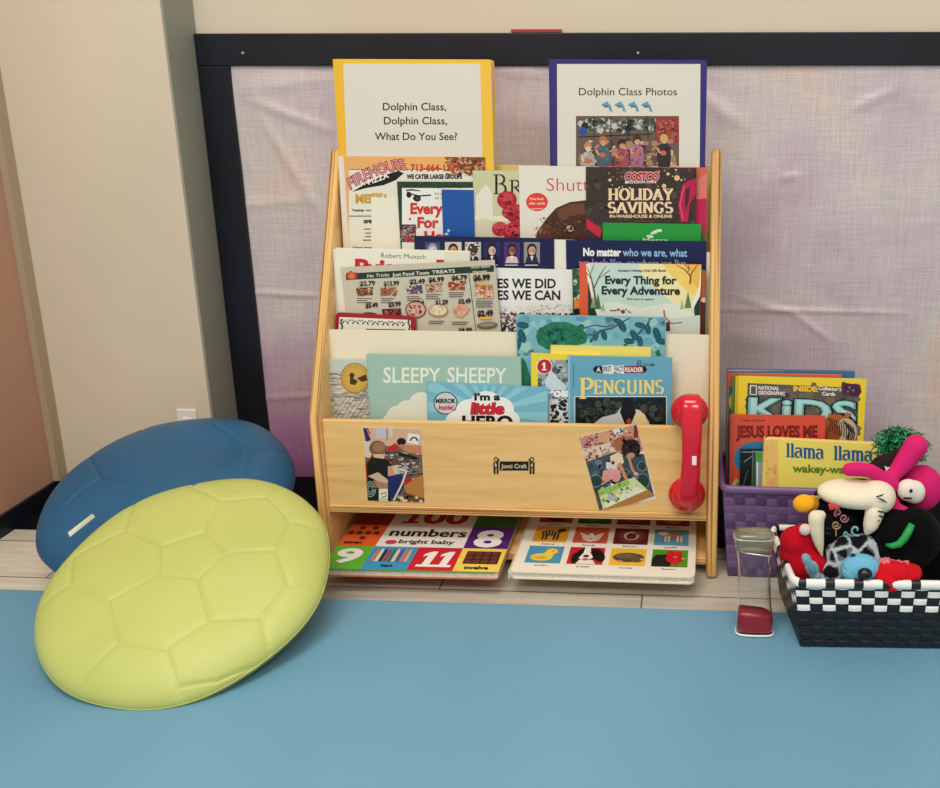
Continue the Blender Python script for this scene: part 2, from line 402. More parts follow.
# weave
def thread(sc):
    mpx = N(m, 'ShaderNodeMapping'); mpx.inputs['Scale'].default_value = sc; nn = N(m, 'ShaderNodeTexNoise'); nn.inputs['Scale'].default_value = 1; nn.inputs['Detail'].default_value = 2
    L(m, tc, 'Object', mpx, 'Vector'); L(m, mpx, 'Vector', nn, 'Vector'); return nn.outputs['Fac']
th = mathn('ADD', thread((620, 1, 22)), thread((22, 1, 620)))
thc = mathn('MULTIPLY_ADD', th, None, vb=1.1); thc.node.inputs[2].default_value = -.18
mxb = N(m, 'ShaderNodeMixRGB', blend_type='MULTIPLY'); mxb.inputs['Fac'].default_value = .42
L(m, mxa, 'Color', mxb, 'Color1'); m.node_tree.links.new(thc, mxb.inputs['Color2']); L(m, mxb, 'Color', bsdf(m), 'Base Color')
bp = N(m, 'ShaderNodeBump'); bp.inputs['Strength'].default_value = .25; bp.inputs['Distance'].default_value = .0006
m.node_tree.links.new(th, bp.inputs['Height']); L(m, bp, 'Normal', bsdf(m), 'Normal')
FAB = m
nx, nzn = 420, 240; x0, x1 = xi-.004, XR; z0_, z1_ = .002, zt+.004
X, Z = np.meshgrid(np.linspace(x0, x1, nx), np.linspace(z0_, z1_, nzn), indexing='xy')
rng = np.random.RandomState(4)
D = np.zeros_like(X)
for i in range(26):
    a = rng.uniform(-.5, .5) + (0 if rng.rand() < .6 else 1.2); fq = rng.uniform(6, 30); ph = rng.uniform(0, 6.28)
    D += .0011*np.sin((X*math.sin(a)+Z*math.cos(a))*fq+ph + 1.5*np.sin(X*rng.uniform(2, 6)+ph))*8/fq
def crease(px0, py0, px1, py1, amp, wid):
    global D
    a = atY(px0, py0, YW-.006); b = atY(px1, py1, YW-.006)
    ax, az, bx, bz = a.x, a.z, b.x, b.z; l = math.hypot(bx-ax, bz-az)
    t = np.clip(((X-ax)*(bx-ax)+(Z-az)*(bz-az))/l/l, 0, 1)
    d = np.hypot(X-(ax+t*(bx-ax)), Z-(az+t*(bz-az)))
    D += amp*np.exp(-(d/wid)**2)*np.sin(np.clip(t, .02, .98)*math.pi)**.35
crease(252, 293, 318, 296, .004, .0055); crease(722, 309, 908, 313, .0035, .005); crease(803, 86, 789, 310, .003, .005)
crease(789, 310, 830, 340, .004, .007); crease(745, 300, 789, 312, .004, .008); crease(700, 95, 742, 125, .006, .014)
crease(850, 110, 895, 90, .005, .01); crease(240, 90, 335, 78, .004, .012); crease(250, 100, 330, 130, .005, .01); crease(260, 115, 318, 210, .004, .01)
crease(240, 205, 320, 200, .003, .01); crease(780, 178, 800, 176, .004, .008); crease(725, 335, 790, 345, .004, .02); crease(500, 70, 548, 74, .004, .012)
crease(240, 400, 330, 395, .003, .006)
D -= D.min(); D *= min(1.0, .0085/D.max())
bm = bmesh.new()
vs = [[bm.verts.new((X[j, i], YW-.0015-D[j, i], Z[j, i])) for i in range(nx)] for j in range(nzn)]
for j in range(nzn-1):
    for i in range(nx-1): bm.faces.new((vs[j][i], vs[j][i+1], vs[j+1][i+1], vs[j+1][i]))
o = mesh_obj('wall_fabric', bm, FAB, None, True); tag(o, 'iridescent pink and silver woven fabric stretched inside the black frame', 'fabric')

# blue play mat
MT = .03
bm = bmesh.new(); box(bm, (-1.4, -2.4, 0.0003), (1.9, -.1275, MT)); bmesh.ops.recalc_face_normals(bm, faces=bm.faces)
MATM = noise_mat('blue_vinyl', rgb(101, 149, 175), rgb(110, 158, 184), (1, .35, 1), 3, 3, .5, .0, spec=.3)
o = mesh_obj('play_mat', bm, MATM); b = o.modifiers.new('b', 'BEVEL'); b.width = .004; b.segments = 3
tag(o, 'smooth light blue foam play mat across the foreground', 'mat')
# outlet on the column
p = atY(187, 411, YC); ou = empty('wall_outlet', (p.x, YC, p.z)); tag(ou, 'small white outlet plate on cream wall above the blue floor cushion', 'outlet')
WP = mat('white_plastic', rgb(235, 232, 225), .35)
boxobj('plate', (p.x-.018, YC-.004, p.z-.055), (p.x+.018, YC, p.z+.004), WP, ou, .0015)
for dz in (-.018, -.038): boxobj('socket', (p.x-.009, YC-.0055, p.z+dz-.007), (p.x+.009, YC-.003, p.z+dz+.007), WP, ou, .001)

# ================================================================== THE BOOK STAND
SH = empty('book_stand', (0, 0, 0)); tag(SH, 'maple wood tiered book display stand with open bottom shelf', 'bookshelf')
SW = .622; TK = .0165
prof = [(0, 0), (-.0, .252), (.165, .628)]
def side(xa):
    pts = [(0.004, 0), (0, .006), (0, .252)]
    for a in range(0, 181, 20): pts.append((.183-.017*math.cos(R(a)), .628+.016*math.sin(R(a))))
    pts += [(.2, .3), (.2, .0)]
    bm = bmesh.new(); prism(bm, [Vector((xa, y, z)) for y, z in pts], 0, 0, Vector((TK, 0, 0)))
    for f in bm.faces: f.material_index = 0 if abs(f.normal.x) > .9 else 1
    o = mesh_obj('side_panel', bm, [WOOD, PLY], SH, True)
    b = o.modifiers.new('b', 'BEVEL'); b.width = .005; b.segments = 3; b.limit_method = 'ANGLE'; b.angle_limit = R(50)
    o.modifiers.new('w', 'WEIGHTED_NORMAL')
side(0); side(SW-TK)
IX0, IX1 = TK, SW-TK
PY = .010
def board(name, lo, hi, mats, bev=.0015):
    bm = bmesh.new(); box(bm, lo, hi); bmesh.ops.recalc_face_normals(bm, faces=bm.faces)
    for f in bm.faces: f.material_index = 1 if (f.normal.y < -.9 and len(mats) > 1) else 0
    o = mesh_obj(name, bm, list(mats), SH); b = o.modifiers.new('b', 'BEVEL'); b.width = bev; b.segments = 2
    return o
PT = .2475
board('front_panel', (IX0, PY, .107), (IX1, PY+.009, PT), [WOOD])
board('pocket_floor', (IX0, PY-.003, .095), (IX1, .19, .107), [WOOD, PLYH])
board('bottom_shelf', (IX0, .012, .018), (IX1, .19, .030), [WOOD, PLYH])
board('back_panel', (IX0, .190, .018), (IX1, .196, .42), [WOOD])
for k in (1, 2, 3):
    t = T[k]; ln = (t.z-LEDGE[k])/math.cos(AL)+.004
    bm = bmesh.new()
    a = t-UP*ln; b_ = -NN*.005
    prism(bm, [Vector((IX0, a.y, a.z)), Vector((IX0, t.y, t.z)), Vector((IX0, t.y, t.z))+b_, Vector((IX0, a.y, a.z))+b_], 0, 0, Vector((IX1-IX0, 0, 0)))
    mesh_obj('divider', bm, [CREAM if k < 3 else mat('pale_back_board', rgb(222, 198, 120), .5)], SH)
    if k > 1:
        yb = (t-UP*ln).y; yf = (T[k-1]-UP*((T[k-1].z-LEDGE[k])/math.cos(AL))).y + .0055
        if T[k-1].z < LEDGE[k]: yf = T[k-1].y+.006
        boxobj('ledge', (IX0, yf, LEDGE[k]-.006), (IX1, yb+.001, LEDGE[k]), WOOD, SH)
if T[2].z > LEDGE[3]: pass

# ================================================================== BOOKS AND PAPERS IN THE STAND
W_ = (236, 230, 214); K_ = (28, 26, 28)
GB = 'books and papers in the lowest pocket'; GM = 'books and papers in the middle pocket'; GT = 'booklets and flyers in the top pocket'

# ---------------- pocket 3 (top)
def d_yellow(P):
    P.rect(343, 63.5, 484, 300, (222, 214, 200))
    P.poly([(334, 59), (343, 59), (352, 300), (338, 300)], (238, 184, 44))
    P.poly([(480, 59), (491.5, 59), (497, 300), (486, 300)], (240, 190, 66))
    c = (40, 36, 36)
    P.text('Dolphin Class,', 383, 110.3, 446, 7.4, c, .012); P.text('Dolphin Class,', 384, 124.3, 447, 7.4, c, .012); P.text('What Do You See?', 375, 140, 457, 7.4, c, .012)
def d_purple(P):
    P.poly([(557, 64), (700.5, 64), (698.5, 300), (558, 300)], (220, 215, 200))
    P.text('Dolphin Class Photos', 579, 95.3, 677, 7.4, (48, 48, 50), .006)
    for i in range(4):
        x = 607+i*13.3
        P.poly([(x-5, 104), (x-1, 102), (x+1, 101.2), (x+1.5, 103), (x+4, 106), (x+5, 110), (x+6, 112.5), (x+3.5, 111), (x+2.5, 112), (x+2.2, 108), (x-1, 106.5), (x-2.5, 109), (x-3, 106), (x-6, 105.6)], (104, 152, 176))
        P.poly([(x-4, 105.4), (x+0, 105.8), (x+2, 108.5), (x-1, 107), (x-4, 106)], (40, 70, 90))
    P.rect(576, 116, 679, 166, (104, 84, 72)); P.scatter(580, 120, 675, 131, [(150, 156, 148), (64, 68, 66), (110, 116, 110), (190, 190, 178)], 150, 4, 2)
    P.rect(656, 117, 679, 143, (150, 58, 48)); P.scatter(658, 119, 677, 141, [(186, 96, 80), (120, 40, 36)], 70, 2.4, 5)
    for x in (594, 611, 628, 648): P.line([(x, 116), (x, 138)], .9, (24, 24, 26))
    P.line([(578, 137), (652, 134)], 1.1, (30, 28, 28)); P.scatter(580, 140, 675, 165, [(168, 128, 96), (62, 44, 40), (96, 70, 60), (206, 176, 140)], 130, 5, 8)
    P.ell(583, 131, 4.4, 4, (44, 76, 150))
    for (x, y, sk, hr, cl) in ((603, 141, (216, 158, 118), (176, 110, 64), (92, 116, 132)), (622, 144, (206, 150, 120), (46, 34, 32), (196, 92, 104)), (637, 140, (216, 160, 130), (58, 40, 36), (206, 130, 158)), (664, 139, (222, 166, 124), (206, 166, 96), (60, 44, 56)), (588, 147, (220, 200, 180), (190, 130, 96), (210, 196, 176))):
        cl = tuple(int(q*.82) for q in cl)
        P.poly([(x-3, y+4.6), (x+3, y+4.6), (x+6.4, y+8), (x+7, y+18), (x+5.6, y+28), (x-5.6, y+28), (x-7, y+18), (x-6.4, y+8)], cl); P.scatter(x-5, y+7, x+5, y+24, [tuple(int(q*.8) for q in cl), tuple(min(255, int(q*1.15)) for q in cl)], 14, 2.2, x)
        P.ell(x, y-.6, 4, 4.6, hr); P.ell(x+.3, y+1.4, 2.8, 3.3, sk); P.poly([(x-3.4, y-1), (x-1, y-3.6), (x+3.4, y-1.4), (x+2.6, y+.2), (x, y-.8), (x-2.4, y+.6)], hr); P.ell(x-.8, y+1.2, .45, .4, K_); P.ell(x+1.4, y+1.2, .45, .4, K_)
        P.line([(x-6, y+9), (x-5, y+13), (x-1, y+14)], 1.8, sk); P.ell(x-.6, y+14, 3, 2.5, (196, 104, 66))
def binder(name, tl, tr, base, draw, label, off):
    o = item('book', name, label, 'binder', None, 3, off, tl, tr, .022, base, draw, PLASTIC, .004, spine=base)
binder('ring_binder', (333.5, 59), (491, 59.5), (240, 190, 56), d_yellow, 'tall yellow binder with white cover page asking What Do You See', .001)
binder('ring_binder', (549.5, 59), (707.3, 60), (52, 40, 112), d_purple, 'tall purple binder with cover page titled Class Photos', .001)

def d_pizza(P):
    P.rect(349, 169, 480, 260, (228, 224, 206)); P.line([(349, 169.5), (480, 169.5)], .8, (120, 90, 60))
    P.poly([(444, 157), (485, 157), (485, 168), (479, 180), (462, 172), (452, 166)], (122, 66, 40)); P.scatter(446, 158, 485, 176, [(176, 116, 76), (84, 40, 28), (146, 66, 44), (206, 160, 116)], 150, 2.2, 4)
    P.text('FIREHOUSE', 350.5, 189.5, 407, 11, (226, 156, 160), -.004, y1=169.5, arch=4.2, outline=(146, 30, 44), ow=.055)
    P.poly([(352, 192), (366, 183), (388, 174), (398, 171), (404, 173), (396, 180), (384, 185), (366, 188)], (26, 24, 26))
    for i in range(5):
        P.rect(354+i*3.2, 188-i*1.6, 355.7+i*3.2, 189.8-i*1.6, (236, 230, 216)); P.rect(355.6+i*3.2, 186.2-i*1.6, 357.2+i*3.2, 188-i*1.6, (236, 230, 216))
    P.text('PIZZA', 369, 184.6, 389, 4.8, (240, 236, 226), .03, y1=177.4)
    P.text('713-664-1379', 411, 171, 459, 6.6, (196, 70, 44), .035)
    P.text('WE CATER LARGE GROUPS', 407, 178.6, 462, 4.2, (34, 30, 30), .05)
    P.text('MENU', 356, 202.5, 386, 8, (206, 156, 60), .05); P.rect(372, 193, 383, 196, (214, 170, 92))
    P.rect(349, 215.6, 380, 216.4, (90, 84, 76)); P.text('Toppings', 352, 211, 364, 2, K_, .03); P.text('extra', 366, 211, 372, 2, (90, 80, 76), .02)
    P.text('SPECIAL', 364, 223, 384, 3, K_, .05)
    for y in (229, 233, 236.5, 240): P.line([(363+y % 3, y), (371, y)], .9, (90, 84, 80))
    P.text('Delivery charge', 353, 248.6, 372, 2, K_, .03)
def add(*a, **k): return item(*a, **k)
add('sheet', 'paper_sheet', 'plain white paper edge left of the pizza flyer', 'paper', GT, 3, .0235, (338, 156), (480, 157.5), .0008, (226, 220, 206), None, MATTE)
add('sheet', 'restaurant_flyer', 'orange pizza restaurant flyer with red arched logo', 'flyer', GT, 3, .0245, (343.5, 156.2), (485, 157), .0008, (232, 174, 104), d_pizza)
def d_blank(P): pass
add('sheet', 'paper_slip', 'blank white slip over the pizza flyer', 'paper', GT, 3, .0255, (371, 197), (420, 199), .0006, (232, 228, 208), None, MATTE)
def d_ever(P):
    P.rect(402, 188, 500, 260, (234, 232, 222))
    P.scatter(397, 182, 472, 188, [(60, 92, 60), (30, 60, 38)], 60, 1.2, 3)
    P.line([(406, 190.4), (412, 189.8), (420.6, 191)], [1.4, 1.6, .7], (24, 22, 24)); P.line([(407, 192), (413, 194.6), (420, 196)], 1.3, (24, 22, 24)); P.ell(417, 198.4, 4, 3.2, (24, 22, 24), 10); P.ell(409, 194.8, 2.6, 3, (24, 22, 24)); P.ell(417.4, 198.2, 2.2, 1.6, (70, 64, 66), 10); P.line([(419, 196), (431, 195)], 1.4, (24, 22, 24))
    P.text('Everything', 411, 213.6, 470, 10.3, (206, 54, 50), .045); P.text('For', 418, 227.4, 438, 10, (206, 54, 50), .045); P.text('Home', 425, 241, 462, 9.5, (206, 54, 50), .045)
    P.text('Find it', 435, 195, 448, 2.4, (90, 90, 90)); P.text('all of it', 435, 199, 448, 2.4, (90, 90, 90))
    P.ell(410, 219, 1.2, 1.4, (206, 70, 60)); P.rect(401, 225.5, 416, 242, (90, 76, 76)); P.rect(401, 224.4, 416, 226.2, (40, 50, 44)); P.scatter(401, 226, 416, 242, [(200, 190, 190), (176, 50, 50), (50, 44, 60), (130, 130, 140)], 110, 1.8, 6)
add('sheet', 'shopping_booklet', 'dark green edged booklet with black sunglasses and red Ever For lettering', 'booklet', GT, 3, .0265, (397, 181.6), (486, 182), .0022, (38, 62, 44), d_ever)
add('sheet', 'folded_card', 'small plain royal blue card in front of the green edged booklet', 'card', GT, 3, .0295, (441.5, 189.5), (473.5, 190), .0012, (30, 84, 160), lambda P: (P.ell(448.5, 230.6, 1.4, 1.4, (200, 210, 220)), P.ell(446.5, 234, 2, 1.2, (200, 210, 220))))
def d_br(P):
    P.rect(473, 170, 560, 250, (204, 200, 160)); P.poly([(476, 196), (486, 184), (492, 192), (493, 216), (476, 216)], (226, 222, 206)); P.rect(474, 216, 520, 221, (232, 224, 200)); P.ell(484, 232, 9, 14, (214, 206, 180))
    P.serif('B', 492.6, 193.8, 508, 19, (36, 30, 30), .12, .045, ser=.022); P.serif('R', 509, 193.8, 523, 13.5, (36, 30, 30), .15, .06, ser=.03)
    P.rect(507.5, 181.5, 519, 193.6, (36, 30, 30)) if False else None
    for (x, y, r) in ((507, 200, 10), (517, 214, 11), (500, 229, 8), (514, 232, 11), (510, 212, 8)):
        P.ell(x, y, r, r*.9, (176, 34, 50)); P.ell(x-1, y-2, r*.7, r*.55, (206, 58, 70)); P.ell(x+1, y+2, r*.34, r*.3, (90, 14, 26)); P.scatter(x-r*.7, y-r*.6, x+r*.7, y+r*.6, [(150, 22, 40), (214, 72, 84)], 14, 2.4, int(x))
add('sheet', 'flower_magazine', 'pale green magazine cover with red flowers and letters Br', 'magazine', GT, 3, .0265, (472.5, 170.5), (575, 170.5), .0024, (206, 202, 166), d_br)
def d_dog(P):
    P.text('Shutterfly', 546.5, 191, 626, 13, (196, 84, 84), -.008)
    P.ell(537, 202, 11, 9.2, (222, 66, 54)); P.text('Free book', 530, 200, 544, 2.6, (250, 210, 200), .02); P.text('offer inside', 529, 204.5, 545, 2.4, (250, 210, 200), .02); P.line([(531, 209), (543, 208.6)], .7, (250, 200, 190))
    dk = (74, 40, 30)
    P.poly([(534, 245), (537, 232), (546, 219), (556, 208), (570, 202), (588, 200), (600, 204), (600, 245)], dk)
    P.poly([(534, 245), (538, 231), (546, 222), (553, 228), (551, 245)], (98, 54, 38)); P.poly([(556, 210), (570, 204), (584, 203), (586, 214), (570, 216), (560, 222)], (108, 64, 44))
    P.ell(570, 229, 6, 4.6, (40, 20, 16)); P.ell(570, 228.4, 3.6, 3.2, (196, 176, 146)); P.ell(571, 228, 1.9, 2.2, (22, 12, 10)); P.ell(570.4, 227.4, .6, .6, (240, 236, 230))
    P.scatter(540, 218, 588, 240, [(92, 52, 38), (60, 32, 26), (124, 76, 54)], 90, 1.6, 9)
    P.scatter(534, 226, 548, 242, [(180, 140, 110), (60, 30, 26)], 26, 1, 11)
add('sheet', 'photo_booklet', 'cream booklet with brown puppy face and red Shut lettering', 'booklet', GT, 3, .0295, (518.8, 165.6), (600, 166.6), .0022, (228, 220, 204), d_dog)
def d_pink(P):
    P.rect(590, 166, 720, 262, (214, 100, 80)); P.poly([(697, 180), (708, 172), (708, 202), (698, 210)], (222, 120, 110)); P.poly([(690, 200), (708, 198), (708, 244), (692, 244)], (196, 30, 84)); P.rect(698, 232, 708, 242, (96, 110, 60))
add('sheet', 'advert_flyer', 'orange and pink flyer edge showing right of the dark holiday catalogue', 'flyer', GT, 3, .0245, (600, 166.4), (707.4, 167.4), .001, (214, 100, 80), d_pink)
def d_costco(P):
    P.scatter(587, 168, 697, 238, [(66, 52, 46), (52, 42, 38), (84, 66, 54)], 160, 4, 12)
    P.scatter(605, 168, 690, 190, [(206, 170, 110), (240, 214, 160), (150, 116, 76)], 40, 1.1, 13)
    for (x, y, r) in ((677, 178, 2.8), (668, 174, 1.6), (610, 180, 1.6), (664, 186, 2.2), (652, 182, 1.4)): P.ell(x, y, r, r, (224, 190, 130))
    P.text('COSTCO', 625, 180.4, 658, 7.6, (190, 40, 56), .06, outline=(226, 218, 206), ow=.05, shear=.12); P.rect(625, 181.6, 656, 183.4, (226, 220, 206)); P.text('WHOLESALE', 628, 183.3, 655, 1.5, (40, 50, 100), .03)
    P.serif('HOLIDAY', 608, 199.6, 673, 10.6, (240, 208, 166), .27, .11, ser=.05); P.serif('SAVINGS', 608, 212.6, 673, 10.2, (240, 208, 166), .27, .11, ser=.05)
    P.text('IN-WAREHOUSE & ONLINE', 610, 217.6, 672, 3, (238, 206, 162), .03)
    P.poly([(683, 184), (690, 180), (697, 178), (697, 192), (690, 204), (688, 222), (681, 222), (678, 205)], (186, 24, 74)); P.poly([(685, 190), (690, 186), (689, 200), (685, 212)], (70, 40, 40)); P.line([(684, 186), (680, 204), (683, 220)], 1.6, (226, 70, 110))
    P.poly([(586, 218), (602, 229), (600, 238), (584, 226)], (198, 36, 62)); P.line([(636, 221), (654, 221)], .9, (150, 40, 30))
add('sheet', 'holiday_catalogue', 'dark brown holiday savings catalogue with pink ribbon', 'catalogue', GT, 3, .0325, (585.8, 166.8), (696.5, 168), .002, (58, 46, 42), d_costco)
add('sheet', 'gift_card_holder', 'bright green card low in front of the holiday catalogue', 'card', GT, 3, .0350, (602.8, 222.6), (701, 224.2), .0015, (34, 150, 60),
    lambda P: (P.ell(655, 232, 5, 1.6, (210, 236, 200), -25), P.ell(660, 230.6, 2, 1.4, (220, 240, 214)), P.ell(650, 236.5, 3.6, 1.5, (210, 236, 200), 10), P.text('Merry', 643, 242, 668, 4, (220, 240, 214)), P.scatter(604, 224, 700, 240, [(90, 180, 80), (20, 120, 50)], 24, .7, 4)))

# ---------------- pocket 2
def d_portraits(P):
    for i, (x0, x1, bg, sk, hr, cl) in enumerate(((425, 440, (60, 74, 128), (206, 196, 200), (150, 150, 160), (40, 50, 90)), (445, 461.5, (206, 198, 180), (196, 144, 104), (50, 34, 30), (60, 60, 70)), (465, 481, (196, 186, 176), (92, 56, 44), (30, 22, 22), (34, 34, 50)), (484, 500, (40, 40, 96), (216, 176, 164), (26, 22, 34), (24, 24, 40)), (504, 520, (78, 44, 118), (146, 86, 66), (40, 22, 26), (214, 186, 180)), (524, 540, (150, 140, 140), (206, 156, 130), (46, 30, 28), (40, 40, 56)))):
        P.rect(x0, 242, x1, 263, bg); c = (x0+x1)/2
        P.ell(c, 249.3, 5, 6, hr); 
        if i > 2: P.rect(c-4.4, 249, c+4.4, 258, hr)
        P.poly([(x0+1.5, 263), (c-5, 257), (c, 255.4), (c+5, 257), (x1-1.5, 263)], cl); P.ell(c+.2, 250.8, 3.6, 4.6, sk); P.ell(c+1.8, 251.4, 1.5, 3.4, tuple(int(q*.86) for q in sk)); P.line([(c-1.4, 253.2), (c+1.6, 253.2)], .6, (236, 226, 222)); P.ell(c-1.4, 250, .5, .4, (30, 24, 24)); P.ell(c+1.6, 250, .5, .4, (30, 24, 24)); P.poly([(c-1.6, 256), (c+1.6, 256), (c, 261)], (226, 222, 220))
        P.line([(x0+1, 265), (x1-2, 265)], .9, (206, 206, 214))
        if i == 2: P.scatter(465, 242, 481, 248, [(40, 40, 50), (220, 216, 210)], 20, 1.5, 2); P.rect(472, 245.6, 480, 246.8, (40, 30, 30))
add('sheet', 'portrait_card', 'navy blue card with a row of small portrait photos', 'card', GM, 2, .0010, (414, 235.8), (554, 238.4), .0016, (26, 28, 70), d_portraits)
def d_nomatter(P):
    P.text('No matter', 583.5, 255.6, 620.5, 7.4, (240, 240, 236), .045, y1=256); P.text('who we are, what', 623, 256, 687, 7.4, (146, 190, 226), .02, y1=256.6)
    P.text('we look like, or where we live', 579, 266.6, 686, 7.8, (110, 142, 196), .03, y1=267.4)
add('sheet', 'message_card', 'navy blue card reading No matter who we are', 'card', GM, 2, .0010, (565.8, 240), (706.6, 241.3), .0016, (22, 30, 74), d_nomatter)
add('sheet', 'white_booklet', 'thin white booklet edge behind the white picture book', 'booklet', GM, 2, .0032, (336, 247.8), (470, 251), .0016, (234, 230, 212), None, MATTE)
def d_munsch(P):
    P.text('Robert Munsch', 381, 257.6, 425.5, 4.6, (70, 66, 62), .0, y1=259.2)
    P.text('Pyjama Day', 356, 275, 478, 15.5, (200, 36, 48), .045, y1=276.4)
    P.rect(444, 251, 469, 300, (226, 220, 200)); P.line([(345, 299), (349, 302)], 1, K_)
add('sheet', 'paper_sheet', 'narrow white sheet between the two navy blue cards', 'paper', GM, 2, .0002, (548, 239.4), (574, 239.8), .0006, (232, 228, 212), None, MATTE)
add('book', 'picture_book', 'white picture book with grey author name and red title tops', 'book', GM, 2, .0055, (333.6, 249.2), (469.4, 252.4), .007, (236, 231, 212), d_munsch)
def d_yes(P):
    P.text('YES WE DID', 489.5, 287.8, 555.5, 9, (30, 28, 32), .03, y1=288); P.text('YES WE CAN', 489.5, 299.6, 560, 9, (30, 28, 32), .03, y1=299.8)
    P.scatter(496, 305, 574, 315, [(214, 212, 206), (190, 188, 184), (224, 222, 214)], 120, 2.2, 3, .6)
    P.scatter(498, 313, 574, 334, [(66, 62, 64), (110, 106, 108), (150, 148, 148), (38, 36, 38), (190, 188, 186), (120, 60, 60)], 520, 2.0, 7)
add('sheet', 'poster_card', 'white card reading we did we can above a tiny crowd', 'card', GM, 2, .0055, (484, 267.6), (573.5, 269.8), .002, (234, 232, 226), d_yes)
def d_grn(P):
    P.scatter(571, 266, 600, 334, [(28, 74, 52), (50, 110, 76), (180, 80, 40), (206, 190, 150)], 160, 3, 5)
    P.rect(698, 266, 712, 300, (170, 92, 42)); P.rect(698, 300, 712, 336, (84, 32, 30)); P.ell(704, 300, 3.4, 2.4, (222, 200, 176)); P.rect(574, 300, 580, 308, (230, 130, 50)); P.ell(577, 312, 3.5, 3, (40, 20, 20))
add('book', 'story_book', 'green and brown book mostly hidden behind the adventure booklet', 'book', GM, 2, .0085, (573, 268.6), (706, 270), .005, (40, 88, 62), d_grn)
def d_adv(P):
    P.rect(588, 262, 702, 336, (196, 218, 206))
    P.poly([(640, 262), (702, 262), (702, 312), (676, 306), (652, 285), (638, 270)], (240, 226, 170)); P.poly([(662, 262), (702, 262), (702, 300), (688, 292), (670, 274)], (244, 206, 106)); P.poly([(684, 264), (702, 264), (700, 290), (690, 280)], (238, 186, 80))
    P.poly([(586, 320), (600, 303), (616, 302), (640, 308), (662, 304), (680, 303), (702, 320), (702, 336), (586, 336)], (226, 230, 216)); P.poly([(588, 336), (594, 306), (588, 286), (586, 264), (590, 264), (592, 290), (600, 308), (596, 336)], (236, 234, 214))
    P.poly([(588, 280), (592, 300), (598, 318), (594, 336), (588, 336)], (34, 56, 44)); P.poly([(700, 290), (694, 308), (696, 336), (702, 336), (702, 286)], (34, 56, 44)); P.poly([(701, 264), (699, 286), (692, 304), (689, 311), (693, 309), (700, 296), (702, 264)], (240, 236, 216))
    br = (112, 82, 58)
    P.line([(596, 305), (594, 290), (591, 277), (587, 266)], [2.2, 1.7, 1.2, .6], br); P.line([(594, 288), (600, 275), (606, 266)], [1.4, 1, .5], br); P.line([(592, 280), (586, 272)], .8, br); P.line([(598, 279), (610, 270)], .7, br); P.line([(590, 275), (594, 265)], .7, br)
    P.line([(690, 284), (691, 274), (698, 264)], [1.8, 1.2, .6], (120, 70, 40)); P.line([(690.6, 276), (684, 269), (676, 265)], [1.3, .9, .5], (120, 70, 40)); P.line([(688, 272), (689, 264)], .7, (120, 70, 40)); P.line([(691, 270), (684, 264)], .6, (120, 70, 40))
    for (x, y, s, c) in ((598, 309, 8, (70, 116, 80)), (603, 311, 5, (150, 190, 150)), (688, 308, 8.4, (92, 130, 70)), (682, 309, 5, (170, 186, 110)), (593, 308, 6, (120, 160, 124))):
        P.poly([(x-s*.42, y), (x, y-s*2), (x+s*.42, y)], c)
    P.text('Amazon Holiday Kids Gift Book', 618, 271.6, 666, 2.3, (50, 60, 60), .02)
    P.text('Every Thing for', 605.5, 283.6, 676, 7.6, (30, 38, 42), .035, y1=284); P.text('Every Adventure', 602, 294, 679.5, 7.8, (30, 38, 42), .035, y1=294.6)
    P.text('Find more to explore', 627, 299.6, 654, 1.7, (60, 70, 70), .02, y1=300)
    P.ell(622, 309.4, 5, 1.4, (40, 36, 40)); P.ell(622.6, 308.8, 3.6, 1.9, (226, 226, 220)); P.ell(623, 311.6, 2, 1.8, (150, 50, 40)); P.line([(610, 310.6), (617, 310.4)], .9, K_); P.line([(628, 311), (631, 313)], .8, K_)
    P.poly([(664, 319), (700, 315), (700, 336), (668, 336)], (206, 216, 204)); P.line([(664, 310), (664.5, 316), (668, 320), (671, 323)], 1.6, (190, 100, 80)); P.line([(671, 323.4), (682, 322.4)], .9, K_); P.rect(666, 322, 670, 331, (70, 40, 40))
add('sheet', 'gift_catalogue', 'pale winter scene booklet titled Every Thing for Every Adventure with orange spine', 'catalogue', GM, 2, .0150, (579.4, 262.4), (701.4, 264.4), .002, (222, 92, 60), d_adv)
